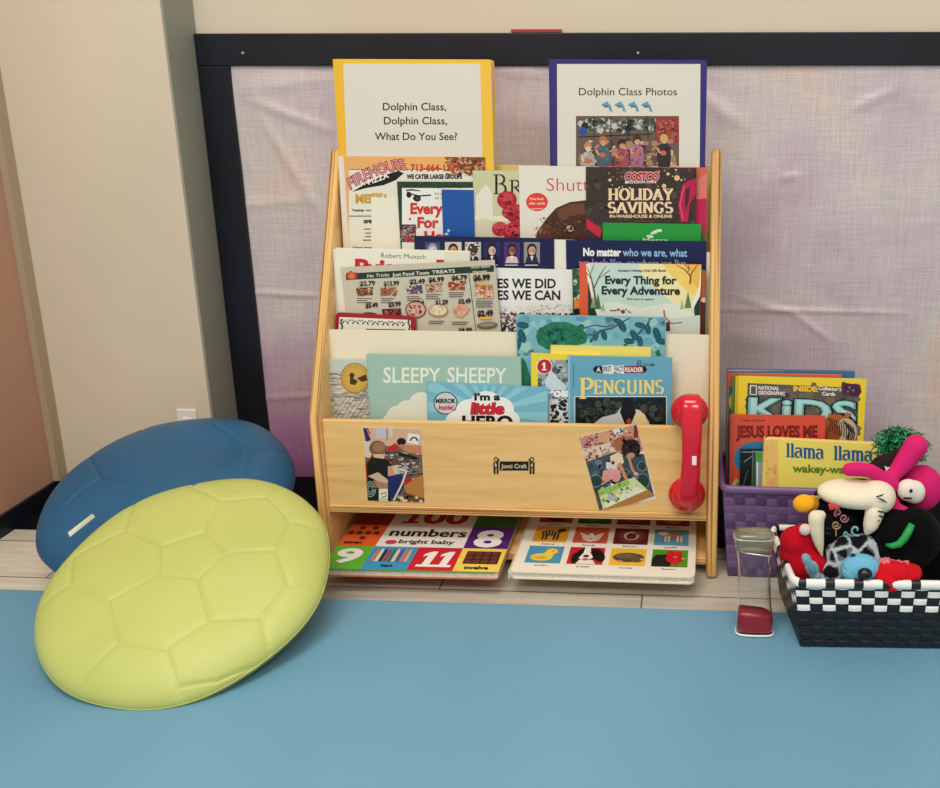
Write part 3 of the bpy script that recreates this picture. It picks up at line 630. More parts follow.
def d_treats(P):
    def bar(x0, y0, x1, y1, h, c): P.poly([(x0, y0), (x1, y1), (x1, y1+h), (x0, y0+h)], c)
    bar(346, 273.6, 494, 265.2, 6.6, (44, 60, 48)); P.rect(347, 272.4, 357, 279.4, (186, 60, 40)); P.ell(351.6, 276, 3.4, 2.8, (220, 116, 80)); P.ell(351, 271.6, 1.2, .8, (50, 110, 50))
    P.text('No Tricks', 367, 277.6, 389, 3.2, (222, 220, 206), .01, y1=276.2, shear=.2); P.text('Just Food Town', 392.5, 276.4, 429, 3.4, (226, 222, 206), .02, y1=274.2); P.text('TREATS', 432, 273.8, 455, 3.2, (226, 222, 206), .02, y1=272.4)
    P.text('LOCALLY GROWN', 471, 268.4, 490, 1.8, (220, 216, 200), .02, y1=267.4); P.text('Harvest', 473, 272.8, 487, 2, (220, 216, 200), .02, y1=272)
    P.line([(468.5, 271), (476, 331)], .7, (70, 60, 56))
    food = [(150, 110, 80), (196, 160, 120), (120, 70, 50), (214, 196, 160), (168, 60, 44)]
    cells = [((357, 282), '$2.79', 0, (90, 60, 50)), ((381, 282), '$13.99', 1, (150, 100, 70)), ((407, 280), '$2.49', 2, (70, 70, 130)), ((426, 278), '$6.99', 0, (176, 150, 110)), ((449, 276), '$6.79', 1, (166, 50, 40))]
    for (x, y), pr, k, c in cells:
        P.text(pr, x+3, y+4, x+18, 4.4, (44, 30, 28), .04, y1=y+3.2)
        P.poly([(x-1, y+6), (x+15, y+5), (x+16, y+13), (x+1, y+14)], c); P.scatter(x, y+5.5, x+16, y+13.5, food+[c, c], 34, 2, int(x))
        P.lines(x, y+16.5, x+16, 3, 2, (96, 84, 78), .7, int(x))
    for (x, y), pr in (((366, 304), '$5.49'), ((389, 303), '$3.99'), ((412, 301.5), '.88¢'), ((436, 301), '$1.29'), ((459, 300), '$2.49')):
        P.text(pr, x, y+3.6, x+12, 4.4, (44, 30, 28), .04, y1=y+2.8)
    P.ell(369, 318, 12, 6, (120, 40, 34)); P.poly([(382, 309), (401, 308), (402, 318), (384, 320)], (90, 30, 40)); P.scatter(383, 309, 401, 318, [(60, 30, 50), (150, 60, 40), (170, 100, 70)], 30, 2, 3)
    P.ell(416, 309.4, 10.4, 8.6, (90, 44, 40)); P.ell(416, 309.4, 9.4, 7.6, (206, 160, 140)); P.scatter(409, 304, 423, 315, [(150, 70, 60), (226, 196, 170)], 40, 1.7, 5)
    P.ell(438.5, 310.6, 10, 6.4, (176, 130, 96)); P.ell(438.5, 310, 8.6, 5.2, (226, 206, 170)); P.scatter(432, 306, 445, 314, [(200, 160, 120), (236, 222, 196)], 30, 1.6, 6)
    P.poly([(452, 309), (461, 303), (471, 308), (463, 317), (456, 316)], (214, 160, 130)); P.scatter(455, 306, 468, 314, [(196, 120, 90), (228, 190, 160)], 24, 1.6, 8)
    P.lines(429, 321, 446, 2, 2, (90, 80, 76), .8); P.lines(452, 322, 470, 2, 2, (90, 80, 76), .8)
    P.text('$6.99', 474, 280.4, 490, 5.4, (44, 30, 28), .05, y1=279.6); P.poly([(475, 289), (492, 286), (494, 298), (476, 298)], (214, 170, 140)); P.scatter(475, 285, 493, 298, [(236, 206, 180), (200, 140, 110), (180, 110, 80)], 44, 2.4, 9); P.rect(478, 282.4, 488, 285, (226, 176, 70)); P.lines(476, 301, 494, 4, 1.9, (80, 70, 66), .7, 4)
    P.text('$2.49', 478, 316, 493, 5.4, (44, 30, 28), .05, y1=315.2); P.rect(480, 316.6, 492, 319, (226, 176, 70)); P.ell(487.5, 325, 10.4, 3.4, (104, 98, 84), -4); P.ell(487.5, 324.4, 8, 2, (150, 144, 124), -4)
    P.text('$4.99', 459, 331.4, 472, 4, (44, 30, 28), .04)
add('sheet', 'grocery_flyer', 'newsprint grocery flyer of food prices tilted in the middle pocket', 'flyer', GM, 2, .0155, (340.4, 267.4), (494.6, 259.8), .0007, (200, 192, 172), d_treats, MATTE)
def d_red(P):
    P.poly([(339.5, 317), (410.5, 320), (411.5, 345), (337, 345)], (232, 230, 214)); c = (36, 46, 40)
    for i in range(13):
        x = 343+i*5; y = 320.6+i*.2; a = 1 if i % 2 else -1
        P.line([(x-2.4, y), (x-1, y+1.6*a), (x+1, y-1.4*a), (x+2.6, y+.6*a)], .8, c); P.ell(x, y+2.2, 1.2, .7, c, 30*a)
    for x in (341.6, 409): P.line([(x, 319), (x-.8, 323), (x+1, 326), (x, 330)], 1.5, c)
    P.line([(366, 329.3), (405, 330)], 1.2, c)
add('sheet', 'greeting_card', 'white card with wide red border and black scrollwork', 'card', GM, 2, .0190, (335.4, 312.6), (415.6, 316.6), .004, (158, 34, 44), d_red, rad=.006)

# ---------------- pocket 1 (lowest, behind the front panel)
def d_leaf(P):
    P.rect(516, 315, 667, 426, (120, 176, 186)); P.scatter(517, 316, 666, 424, [(104, 160, 178), (140, 190, 196), (90, 150, 176), (154, 196, 190)], 200, 7, 21)
    gr = (30, 112, 76)
    P.poly([(536, 336), (540, 328), (552, 322), (566, 322), (580, 327), (588, 335), (586, 343), (574, 346), (562, 346), (548, 350), (538, 344)], gr); P.scatter(540, 325, 584, 345, [(24, 96, 66), (40, 126, 84), (30, 106, 90)], 70, 4, 22)
    P.poly([(517, 352), (526, 362), (531, 378), (531, 420), (517, 420)], gr); P.poly([(655, 352), (659, 349), (661, 356), (657, 356)], gr)
    br = (70, 84, 72)
    P.line([(590, 342), (600, 331), (612, 328), (626, 320), (633, 316)], [3, 2.2, 1.8, 1.4, .8], br); P.line([(584, 328), (596, 325), (606, 327), (614, 324)], 1.2, br); P.line([(624, 346), (634, 338), (646, 326), (652, 317)], [2.4, 2, 1.6, 1], br); P.line([(588, 334), (598, 337)], 1.5, br)
    lf = (24, 82, 96)
    for (x, y, a, s) in ((604, 335, 70, 5.6), (596, 337, 100, 4), (622, 326, 60, 6.6), (618, 321, 20, 5), (640, 325, 10, 5.4), (648, 329, 80, 5.4), (634, 335, 60, 6), (640, 341, 80, 5.4), (629, 341, 10, 5.4), (657, 334, 70, 7), (661, 341, 20, 6), (523, 325, 10, 6), (522, 336, 70, 7), (518, 344, 100, 6)):
        P.ell(x, y, s, s*.52, lf, a); P.line([(x-s*.8*math.cos(R(a)), y-s*.8*math.sin(R(a))), (x+s*.8*math.cos(R(a)), y+s*.8*math.sin(R(a)))], .4, (60, 130, 140))
add('book', 'picture_book', 'large teal picture book with dark leaves and green tree painting', 'book', GB, 1, .0008, (516.6, 315.4), (665.4, 318), .008, (120, 176, 186), d_leaf)
def d_gold(P):
    P.rect(326, 359, 420, 376, (196, 206, 196)); P.rect(326, 372, 420, 425, (190, 186, 174)); P.scatter(327, 372, 380, 420, [(214, 210, 198), (166, 162, 150), (222, 218, 206), (140, 138, 128)], 240, 6, 31, .22)
    for i in range(9): P.line([(330+i*5, 420), (346+i*5, 398-i), (362+i*5, 384-i)], .5, (120, 116, 108))
    P.line([(327, 374), (336, 374), (345, 377)], .8, (50, 46, 44))
    P.ell(355, 378, 14.4, 15.4, (176, 132, 44), n=36); P.ell(355, 378, 13, 14, (214, 172, 84), n=36); P.ell(355, 378, 10.2, 11, (196, 150, 62), n=36); P.ell(355, 378, 9.6, 10.4, (212, 168, 80), n=36)
    P.ell(352, 375.4, 2.6, 2.8, (70, 50, 24)); P.poly([(350, 378), (353, 378), (358, 381), (355, 385), (350, 384)], (70, 50, 24)); P.poly([(357, 378), (362, 376), (366, 374), (368, 380), (362, 382)], (70, 50, 24))
    for i in range(24): a = i*15; P.ell(355+11.6*math.cos(R(a)), 378+12.4*math.sin(R(a)), .55, .7, (150, 108, 36), n=6)
add('book', 'picture_book', 'grey sketched picture book with round gold award seal', 'book', GB, 1, .0008, (326.6, 359.4), (424, 360.5), .0075, (196, 204, 194), d_gold)
def d_sleepy(P):
    P.text('SLEEPY', 383.5, 382.4, 440, 15, (234, 236, 218), .012, y1=383, sp=1.0); P.text('SHEEPY', 447.6, 382.4, 506, 15, (234, 236, 218), .012, y1=383)
    for (x, y, rx, ry) in ((396, 418, 10, 12), (408, 410, 12, 10), (421, 404, 12, 12), (428, 414, 16, 14), (404, 422, 22, 12), (440, 412, 14, 12)): P.ell(x, y, rx, ry, (226, 226, 208), n=28)
add('book', 'board_book', 'sage green book titled Sleepy Sheepy with white cloud', 'book', GB, 1, .0092, (367, 354.6), (520.6, 357.4), .008, (160, 192, 176), d_sleepy)
def d_l1(P):
    P.rect(538, 360, 600, 425, (150, 158, 160)); P.scatter(538, 360, 570, 424, [(90, 100, 106), (190, 196, 196), (60, 66, 70)], 90, 4, 41); P.rect(531, 353, 600, 359.6, (238, 212, 56)); P.rect(531, 353, 537.6, 425, (238, 212, 56))
    P.ell(544.4, 366.4, 8, 8, (240, 232, 220), n=28); P.ell(544.4, 366.4, 7.2, 7.2, (190, 36, 40), n=28); P.poly([(a, -b) for a, b in one_pts(541.9, -370.4, 8.0)], (244, 240, 232))
    P.text('Polar Bears', 547, 396.6, 612, 8.4, (236, 240, 240), .05, outline=(60, 90, 110), ow=.02); P.poly([(545, 380), (551, 370), (558, 378), (566, 386), (566, 390), (546, 390)], (200, 216, 222))
    P.rect(548, 399, 600, 425, (196, 200, 198)); P.scatter(551, 400, 567, 424, [(20, 22, 26), (40, 44, 50), (220, 224, 224)], 70, 2.6, 42)
add('sheet', 'reader_book', 'plain yellow paperback top peeking behind the penguin book', 'book', GB, 1, .0092, (550.6, 345.4), (651, 347.4), .004, (240, 218, 110), None)
add('sheet', 'reader_book', 'yellow bordered first reader with red number 1 badge', 'book', GB, 1, .0135, (530.8, 353.2), (600, 355), .003, (238, 212, 56), d_l1)
def d_peng(P):
    P.rect(569, 356.4, 673, 426, (104, 166, 190)); P.line([(573.5, 364), (573.5, 388)], .8, (60, 110, 140)); P.rect(568, 356, 570, 426, (150, 190, 200))
    P.ell(598, 369.4, 5, 3.6, (24, 22, 24)); P.ell(642, 369.4, 5, 3.6, (24, 22, 24)); P.rect(598, 366, 642, 373, (24, 22, 24)); P.rect(624, 366.4, 643, 372.6, (150, 36, 40)); P.poly([(602, 366), (612, 364.6), (614, 366), (624, 365), (624, 374), (614, 372), (613, 374), (603, 373.4)], (226, 226, 222))
    P.text('A', 596.6, 371.8, 600.6, 4.6, (226, 226, 222), .03); P.text('FIRST', 603.4, 372, 611.6, 5, (50, 50, 60), .02, y1=371); P.text('FACT', 614.6, 371.4, 623.4, 5, (50, 50, 60), .02); P.text('READER', 625, 371.8, 643, 4.4, (236, 226, 216), .03)
    P.line([(637, 367), (638, 361), (641, 360.6), (641, 363.6), (638.6, 364), (642.6, 366.6), (645, 363), (645.6, 366), (648, 363.6), (650, 366), (652, 363.4), (654.6, 364.6), (653, 366), (651, 364.6)], .9, (20, 20, 24))
    P.serif('P', 579, 398, 594, 19.6, (236, 214, 122), .2, .08, ser=.03); P.serif('ENGUINS', 593.4, 393.6, 664, 13.4, (236, 214, 122), .19, .08, ser=.03)
    P.rect(574.4, 396, 667, 426, (226, 232, 232)); P.rect(575.2, 396.8, 666.2, 426, (22, 26, 26)); P.scatter(580, 402, 662, 425, [(40, 50, 44), (16, 20, 20), (60, 70, 62)], 110, 5, 51)
    P.poly([(592, 425), (602, 417), (616, 413.6), (622, 406), (640, 410), (648, 420), (650, 425)], (196, 198, 196)); P.poly([(620, 412), (624, 398.6), (628, 396.9), (633, 398.6), (636, 412), (631, 424), (625, 424)], (14, 14, 18)); P.ell(640, 420, 6.6, 8, (232, 206, 150)); P.ell(629, 421, 2.4, 3, (176, 60, 50))
    P.serif('P', 579, 398, 594, 19.6, (236, 214, 122), .2, .08, ser=.03)
add('sheet', 'reader_book', 'blue paperback titled Penguins with a penguin photo', 'book', GB, 1, .0170, (567.6, 355.8), (672.4, 357.8), .003, (104, 166, 190), d_peng)
def d_hero(P):
    P.rect(426, 380, 550, 430, (118, 180, 200)); cx, cy = 487, 412
    for i in range(0, 36, 2):
        a0, a1 = R(i*10), R(i*10+10); P.poly([(cx, cy), (cx+110*math.cos(a0), cy+110*math.sin(a0)), (cx+110*math.cos(a1), cy+110*math.sin(a1))], (142, 198, 212))
    P.ell(445.6, 403, 12, 11.4, (44, 60, 70), n=32); P.ell(445.6, 403, 11, 10.4, (206, 206, 206), n=32); P.text('MIRROR', 436, 403, 455, 4.2, (28, 28, 34), .05); P.text('Inside!', 438.6, 409.6, 453, 4.6, (190, 36, 46), .04, shear=.15)
    for (x, y, rx, ry) in ((470, 410, 14, 11), (486, 404, 16, 13), (500, 409, 14, 12), (460, 420, 14, 10), (508, 420, 12, 10), (484, 418, 26, 12)): P.ell(x, y, rx, ry, (238, 238, 232), n=28)
    P.text("I'm a", 475, 400, 499.6, 6.6, (24, 22, 26), .05); P.text('little', 471.6, 413.6, 503, 10.6, (204, 34, 48), .05, shear=.12, outline=(60, 16, 24), ow=.02); P.text('HERO', 463, 427.6, 512, 11.6, (24, 22, 26), .045)
add('book', 'board_book', 'small blue rayed board book with round mirror badge', 'book', GB, 1, .0178, (427.6, 382.6), (548, 388.2), .007, (118, 180, 200), d_hero, rad=.004)

# ---------------- on the front panel
PN = Vector((0, -1, 0))
def panel_item(name, label, cat, tl, tr, bl, draw, thick=.0004, y=PY):
    P0 = Vector((0, y-thick-.0001, 0)); mw, w = frame_from(P0, PN, tl, tr); b = mw.inverted() @ hit(bl[0], bl[1], P0, PN)
    P = Print(mw, w, -b.y); draw(P)
    o = build_face(name, w, -b.y, thick, (225, 220, 210), P, PRINT, None, mw); tag(o, label, cat); return o
def d_ph1(P):
    P.rect(360, 425, 426, 446, (214, 172, 146)); P.rect(360, 446, 426, 504, (120, 96, 80)); P.rect(376, 428, 386, 438, (196, 190, 206)); P.rect(388.6, 428, 393, 437, (206, 196, 170)); P.rect(386.6, 428, 387.4, 440, (120, 90, 80))
    P.poly([(363, 428), (366, 428), (371, 440), (366, 442)], (40, 40, 90)); P.line([(367, 428), (370, 434)], 1.4, (170, 40, 50)); P.poly([(362, 440), (376, 444), (370, 458), (362, 456)], (214, 200, 184))
    P.poly([(396, 444), (422, 446), (422, 455), (406, 452)], (200, 130, 90)); P.poly([(408, 433), (420, 434.6), (418.6, 444.6), (407, 442.6)], (232, 228, 222)); P.line([(410, 440.6), (412.6, 437.6), (415.6, 437.6), (418, 441)], 1.6, (30, 30, 40))
    P.poly([(386, 449), (395, 443), (399, 446), (396, 452), (388, 455)], (196, 36, 44)); P.ell(401.4, 441.6, 4.6, 3.8, (22, 18, 20)); P.ell(402, 446, 2.4, 2, (176, 120, 96))
    P.poly([(384, 452), (398, 450), (420, 458), (418, 470), (404, 478), (384, 468)], (90, 76, 68)); P.scatter(384, 452, 418, 474, [(206, 196, 180), (60, 50, 50), (150, 80, 60), (120, 116, 116)], 110, 3, 61, .4)
    P.poly([(399, 452), (418, 457), (416, 460), (398, 455)], (30, 24, 26)); P.poly([(392, 466), (410, 462), (404, 474), (392, 474)], (206, 196, 176)); P.scatter(400, 462, 422, 482, [(220, 214, 204), (60, 60, 70), (140, 130, 120)], 60, 4, 62, .25)
    P.poly([(363, 466), (372, 456), (388, 460), (390, 476), (366, 484)], (150, 34, 34)); P.ell(377.6, 448, 8.4, 7.6, (130, 88, 60)); P.ell(379, 447, 6, 5, (158, 112, 80)); P.poly([(373, 454), (385, 454), (384, 460), (375, 460)], (222, 180, 156))
    P.poly([(367, 464), (372, 457), (386, 459), (391, 464), (388, 472), (388, 486), (368, 484)], (24, 26, 26)); P.poly([(388, 466), (392, 466), (396, 478), (392, 482), (388, 478)], (206, 150, 120))
    P.poly([(368, 476), (378, 472), (394, 484), (380, 482)], (206, 180, 156)); P.poly([(374, 480), (390, 484), (396, 486), (384, 490), (372, 486)], (176, 130, 110)); P.poly([(388, 476), (402, 474), (404, 486), (398, 498), (388, 498)], (34, 48, 96)); P.poly([(366, 484), (378, 488), (390, 490), (392, 502), (366, 500)], (30, 36, 44))
    P.ell(370.4, 489, 6.6, 9, (40, 52, 44)); 
    for r in (5.6, 4, 2.4): P.line([(370.4+r*math.cos(t*.5), 489+r*1.35*math.sin(t*.5)) for t in range(13)], .6, (180, 200, 180))
    P.rect(379, 488.6, 388, 501, (236, 228, 200)); P.line([(381, 494), (386, 492), (386, 496), (382, 497)], .9, (40, 40, 50)); P.line([(380, 499), (388, 499)], .6, (90, 90, 90))
    P.poly([(404, 486), (412, 480), (424, 474), (424, 500), (408, 496)], (186, 124, 62)); P.poly([(404, 492), (424, 498), (424, 502), (402, 502)], (120, 76, 40)); P.poly([(404, 480), (412, 476), (412, 481), (405, 484)], (190, 30, 40)); P.line([(394, 500), (402, 484), (407, 470)], 1.8, (222, 214, 200)); P.rect(402, 497, 408, 502, (236, 216, 160)); P.scatter(396, 496, 422, 502, [(226, 210, 160), (60, 50, 50)], 24, 2, 63)
panel_item('photo_print', 'upright classroom photo print on left of the front board', 'photo', (362.6, 427.2), (421, 429), (365.4, 500.4), d_ph1)
def d_ph2(P):
    P.poly([(570, 438), (640, 420), (650, 450), (578, 462)], (196, 138, 120)); P.scatter(580, 430, 640, 448, [(206, 150, 140), (150, 84, 90), (226, 190, 160), (160, 60, 60)], 90, 3, 71); P.rect(598, 432, 610, 442, (206, 158, 120)); P.rect(614, 428, 623, 434, (226, 220, 206)); P.poly([(616, 434), (620, 427), (624, 432)], (60, 100, 100)); P.ell(619, 431, 1.3, 1.8, (236, 234, 230)); P.rect(634, 424, 638, 438, (120, 50, 50))
    P.poly([(582, 450), (610, 442), (616, 452), (588, 464)], (220, 196, 176)); P.scatter(584, 446, 612, 460, [(230, 210, 190), (176, 130, 110), (206, 150, 130)], 50, 2.6, 72)
    P.poly([(586, 462), (614, 452), (644, 454), (654, 496), (600, 510), (592, 490)], (64, 76, 84)); P.scatter(588, 460, 648, 492, [(44, 66, 52), (110, 118, 130), (40, 46, 60), (84, 94, 106)], 90, 4.6, 73)
    for (x, y, rx, ry) in ((642, 466, 4, 4.4), (643, 481, 6, 7), (596, 481, 6, 5.4), (622, 472, 6, 4)): P.ell(x, y, rx+.8, ry+.8, (120, 130, 130)); P.ell(x, y, rx, ry, (36, 62, 46))
    P.poly([(613, 440), (632, 436), (634, 452), (616, 450)], (170, 98, 56)); P.ell(631, 448.6, 9.6, 9.4, (44, 22, 24), n=26); P.scatter(623, 440, 640, 456, [(64, 32, 32), (30, 16, 18)], 50, 2.2, 74); P.ell(630.6, 455.6, 4.4, 3, (190, 136, 106), -15)
    P.poly([(610, 456), (618, 452), (622, 454), (624, 462), (619, 467), (611, 464)], (232, 204, 172)); P.poly([(606, 462), (612, 462), (618, 468), (614, 472), (606, 468)], (210, 210, 200)); P.ell(613, 462.6, 1.6, 1.8, K_); P.poly([(603, 471), (610, 468), (620, 470), (621, 478), (602, 480)], (226, 150, 156)); P.ell(606.4, 478, 4.4, 3.4, (214, 150, 124)); P.ell(616, 478.4, 4.2, 3.4, (214, 150, 124)); P.line([(602, 484), (608, 480)], 1.6, (206, 160, 140))
    P.line([(619, 463), (626, 478), (631, 484)], [4, 3.4, 2.2], (196, 136, 104)); P.line([(629, 458), (632, 468), (635, 473)], [3, 2.6, 2.4], (196, 136, 104)); P.ell(636, 473.6, 2.4, 1.6, (214, 180, 160))
    P.poly([(598, 490), (634, 477), (647.6, 489.6), (603, 509)], (206, 214, 150)); P.poly([(598, 490), (628, 479.6), (630, 484), (600, 496)], (150, 186, 84)); P.poly([(604, 500), (636, 487), (646, 490), (606, 508)], (226, 228, 200)); P.scatter(602, 484, 640, 502, [(120, 170, 70), (190, 206, 120), (110, 140, 90), (214, 214, 214)], 60, 2, 75); P.ell(612, 497, 4.6, 3.6, (180, 176, 180)); P.ell(612.6, 494, 1.2, 1, (180, 50, 40)); P.ell(603.6, 500, 2, 1.8, (120, 170, 70))
    P.poly([(604, 509), (648, 489.6), (655, 495), (612, 511)], (176, 120, 60)); P.line([(592, 486), (600, 509)], 2.6, (120, 90, 70)); P.line([(592, 488), (600, 510)], 1.4, (40, 30, 30))
panel_item('photo_print', 'tilted classroom photo print of child on patterned rug, on right of the front board', 'photo', (578.6, 436.8), (636.6, 424.4), (600, 510.4), d_ph2)
def d_logo(P):
    P.rect(499.6, 461.4, 528.6, 470.6, (24, 22, 22)); P.text('Jonti Craft', 501.4, 468.2, 526.6, 4.2, (226, 206, 160), .015)
    for x in (496, 532):
        P.ell(x, 459.4, 2.2, 2.4, (24, 22, 22)); P.ell(x, 459.6, 1.2, 1.4, (226, 190, 134)); P.rect(x-2.6, 462, x+2.6, 467.6, (24, 22, 22)); P.rect(x-1.2, 462.6, x+.8, 466.6, (226, 190, 134)); P.rect(x-2.4, 467.6, x-.4, 474, (24, 22, 22)); P.rect(x+.6, 467.6, x+2.6, 474, (24, 22, 22)); P.line([(x+3.4 if x < 500 else x-3.4, 459), (x, 464)], 1.2, (24, 22, 22))
P0l = Vector((0, PY-.0002, 0)); mwl, wl = frame_from(P0l, PN, (492.6, 456), (536, 456.9))
Pl = Print(mwl, wl, .032); d_logo(Pl)
# the maker's mark is printed on the board: a part of the stand with no backing
bm = bmesh.new(); lay = bm.loops.layers.float_color.new('Col'); vs = [bm.verts.new((x, y, z)) for x, y, z in Pl.v]
for f, c in zip(Pl.f, Pl.c):
    fc = bm.faces.new([vs[i] for i in f])
    for l in fc.loops: l[lay] = c
bm.normal_update()
for f in bm.faces:
    if f.normal.z < 0: f.normal_flip()
o = mesh_obj('maker_mark', bm, PRINT, SH, mw=mwl)
tag(o, 'small black maker mark with two tiny figures')

# red toy telephone handset on the front panel
ph = atY(690, 457, PY); HS = empty('telephone_handset', (ph.x, PY, ph.z)); tag(HS, 'glossy red plastic telephone handset fixed to the front board', 'telephone')
RED = mat('glossy_red_plastic', rgb(212, 18, 44), .14, 0, .6)
ct = atY(689.5, 413, PY-.012); cb = atY(687, 496, PY-.012)
def lathe(name, c, prof, m, parent, seg=40):
    bm = bmesh.new(); rings = []
    for r, y in prof: rings.append([bm.verts.new((c.x+r*math.cos(2*math.pi*i/seg), y, c.z+r*math.sin(2*math.pi*i/seg))) for i in range(seg)] if r > 1e-6 else [bm.verts.new((c.x, y, c.z))])
    for a, b in zip(rings, rings[1:]):
        if len(a) == 1 and len(b) == 1: continue
        for i in range(seg):
            j = (i+1) % seg
            if len(a) == 1: bm.faces.new((a[0], b[i], b[j]))
            elif len(b) == 1: bm.faces.new((a[i], a[j], b[0]))
            else: bm.faces.new((a[i], a[j], b[j], b[i]))
    bmesh.ops.recalc_face_normals(bm, faces=bm.faces)
    return mesh_obj(name, bm, m, parent, True)
for nm, c in (('earpiece', ct), ('mouthpiece', cb)):
    y = PY-.0005
    lathe(nm, c, [(0, y), (.0230, y), (.0268, y-.002), (.0280, y-.006), (.0268, y-.009), (.0232, y-.0095), (.0222, y-.0125), (.0226, y-.016), (.0200, y-.021), (.014, y-.0245), (0, y-.026)], RED, HS)
ta = atY(691.5, 399, PY-.034); tb = atY(686.5, 514, PY-.03)
bm = bmesh.new(); nst = 30; rings = []
for i in range(nst+1):
    t = i/nst; e = abs(2*t-1); sag = .020*(1-e**3.2)
    cx = ta.x*(1-t)+tb.x*t + .0035*math.sin(math.pi*t); cz = ta.z*(1-t)+tb.z*t; cy = PY-.018-sag
    hw = .0138+.0022*e; hh = .0085
    if i in (0, nst): hw *= .72; hh *= .6
    if i in (1, nst-1): hw *= .95; hh *= .92
    cap = .0 if 0 < i < nst else 0
    rings.append([bm.verts.new((cx+hw*math.copysign(abs(math.cos(a))**.6, math.cos(a)), cy+hh*math.copysign(abs(math.sin(a))**.6, math.sin(a)), cz)) for a in [2*math.pi*q/24 for q in range(24)]])
for a, b in zip(rings, rings[1:]):
    for q in range(24): bm.faces.new((a[q], a[(q+1) % 24], b[(q+1) % 24], b[q]))
bm.faces.new(rings[0]); bm.faces.new(rings[-1][::-1]); bmesh.ops.recalc_face_normals(bm, faces=bm.faces)
mesh_obj('handle', bm, RED, HS, True)
p = atY(694.3, 461, PY-.0478)
boxobj('sticker', (p.x-.0033, PY-.0478, p.z-.0068), (p.x+.0033, PY-.0460, p.z+.0068), mat('white_sticker', rgb(244, 240, 235), .4), HS, .0004)

# ---------------- board books lying on the bottom shelf
ZB = .030
def flat_book(name, label, fl, fr_, thick, yb, base, draw, rad, tilt, bx=None, spine=None, back=None):
    z1 = ZB+.0006+thick; a = atZ(*fl, z1); b = atZ(*fr_, z1)
    if bx is not None: a = b-(b-a).normalized()*bx
    x = (b-a); w = x.length; x.normalize(); n = Vector((0, 0, 1)); y = n.cross(x)
    h = yb
    mw = Matrix((x, y, n)).transposed().to_4x4(); mw.translation = a+y*h
    return item('book', name, label, 'book', 'board books on the bottom shelf', 0, 0, None, None, thick, base, draw, rad=rad, h=h, shape_mw=(mw, w), spine=spine)
def d_num(P):
    # page grid in book units, u 0..4, v 0..4 from the front edge
    q = P.w/3.86
    def pt(u, v): return (P.w-(3.86-u)*q, -P.h+v*q*.985)
    def cell(u0, v0, u1, v1, c): P.add([pt(u0, v0), pt(u1, v0), pt(u1, v1), pt(u0, v1)], [(0, 1, 2, 3)], rgb(*c), False)
    def ptext(t, u0, v0, u1, hgt, c, bold=0, sh=0, outline=None):
        for cc, bb in (((outline, bold+.03),) if outline else ())+((c, bold),):
            vs, fs = textmesh(t, bb); b0 = textmesh(t, 0)[0]; xa = min(v[0] for v in b0); xb = max(v[0] for v in b0)
            P.add([pt(u0+(u1-u0)*(x-xa)/(xb-xa)+sh*y, v0+y/.69*hgt) for x, y in vs], fs, rgb(*cc), False)
    cell(-1, 0, 0.86, 1, (96, 178, 56)); cell(.86, 0, 1.86, 1, (52, 150, 200)); cell(1.86, 0, 2.86, 1, (200, 34, 52)); cell(2.86, 0, 3.86, 1, (240, 206, 92))
    cell(-1, 1, .86, 2, (222, 96, 40)); cell(.86, 1, 2.86, 3, (234, 228, 220)); cell(2.86, 1, 3.86, 2, (84, 34, 120)); cell(2.86, 2, 3.86, 3, (60, 120, 60)); cell(-1, 2, .86, 3, (150, 50, 40)); cell(-1, 3, 3.9, 4, (60, 60, 120))
    ptext('9', .16, .28, .66, .58, (238, 236, 228), .035); ptext('8', 3.08, 1.1, 3.62, .72, (238, 236, 232), .04); [P.add([pt(a, b) for a, b in one_pts(2.0+k*.38, .16, .66, .12)], [tuple(range(11))], rgb(240, 236, 230), False) for k in (0, 1)]
    P.add([pt(a, b) for a, b in one_pts(1.12, 2.12, .66, .1)], [tuple(range(11))], rgb(170, 34, 40), False); ptext('00', 1.62, 2.14, 2.62, .62, (170, 34, 40), .035); ptext('first', 1.5, 2.86, 2.4, .3, (60, 20, 24), .03); ptext('numbers', 1.02, 1.5, 2.78, .34, (24, 22, 26), .025); ptext('bright baby', 1.34, 1.16, 2.6, .17, (40, 36, 40), .03); 
    P.add([pt(1.16+.14*math.cos(t*.5), 1.2+.1*math.sin(t*.5)) for t in range(12)], [tuple(range(12))], rgb(200, 60, 90), False)
    for i in range(9):
        c = [(206, 120, 80), (230, 214, 160), (60, 40, 50), (176, 60, 50), (50, 110, 90), (230, 200, 140), (80, 90, 150), (196, 120, 120), (214, 170, 110)][i]
        P.add([pt(.96+i*.092, .34), pt(1.03+i*.092, .34), pt(1.03+i*.092, .8), pt(.995+i*.092, .93), pt(.96+i*.092, .8)], [(0, 1, 2, 3, 4)], rgb(*c), False)
    ptext('ten', 1.25, .12, 1.5, .12, K_, .03); ptext('twelve', 3.08, .1, 3.6, .13, K_, .04); ptext('seven', .1, 1.1, .5, .12, K_, .03)
    cell(3.0, .32, 3.76, .86, (60, 30, 26))
    for i in range(4):
        for j in range(3): cell(3.02+i*.185, .34+j*.175, 3.17+i*.185, .48+j*.175, (106, 54, 44))
    for (u, v) in ((.3, 1.6), (.5, 1.6), (.7, 1.6), (.1, 1.6), (.3, 1.84), (.6, 1.84), (.45, 1.36)): P.add([pt(u+.075*math.cos(t*.55), v+.075*math.sin(t*.55)) for t in range(11)], [tuple(range(11))], rgb(120, 26, 30), False)
    for (u, v) in ((3.1, 2.6), (3.4, 2.6), (3.66, 2.6)): P.add([pt(u+.1*math.cos(t*.55), v+.16*math.sin(t*.55)) for t in range(11)], [tuple(range(11))], rgb(150, 46, 40), False)
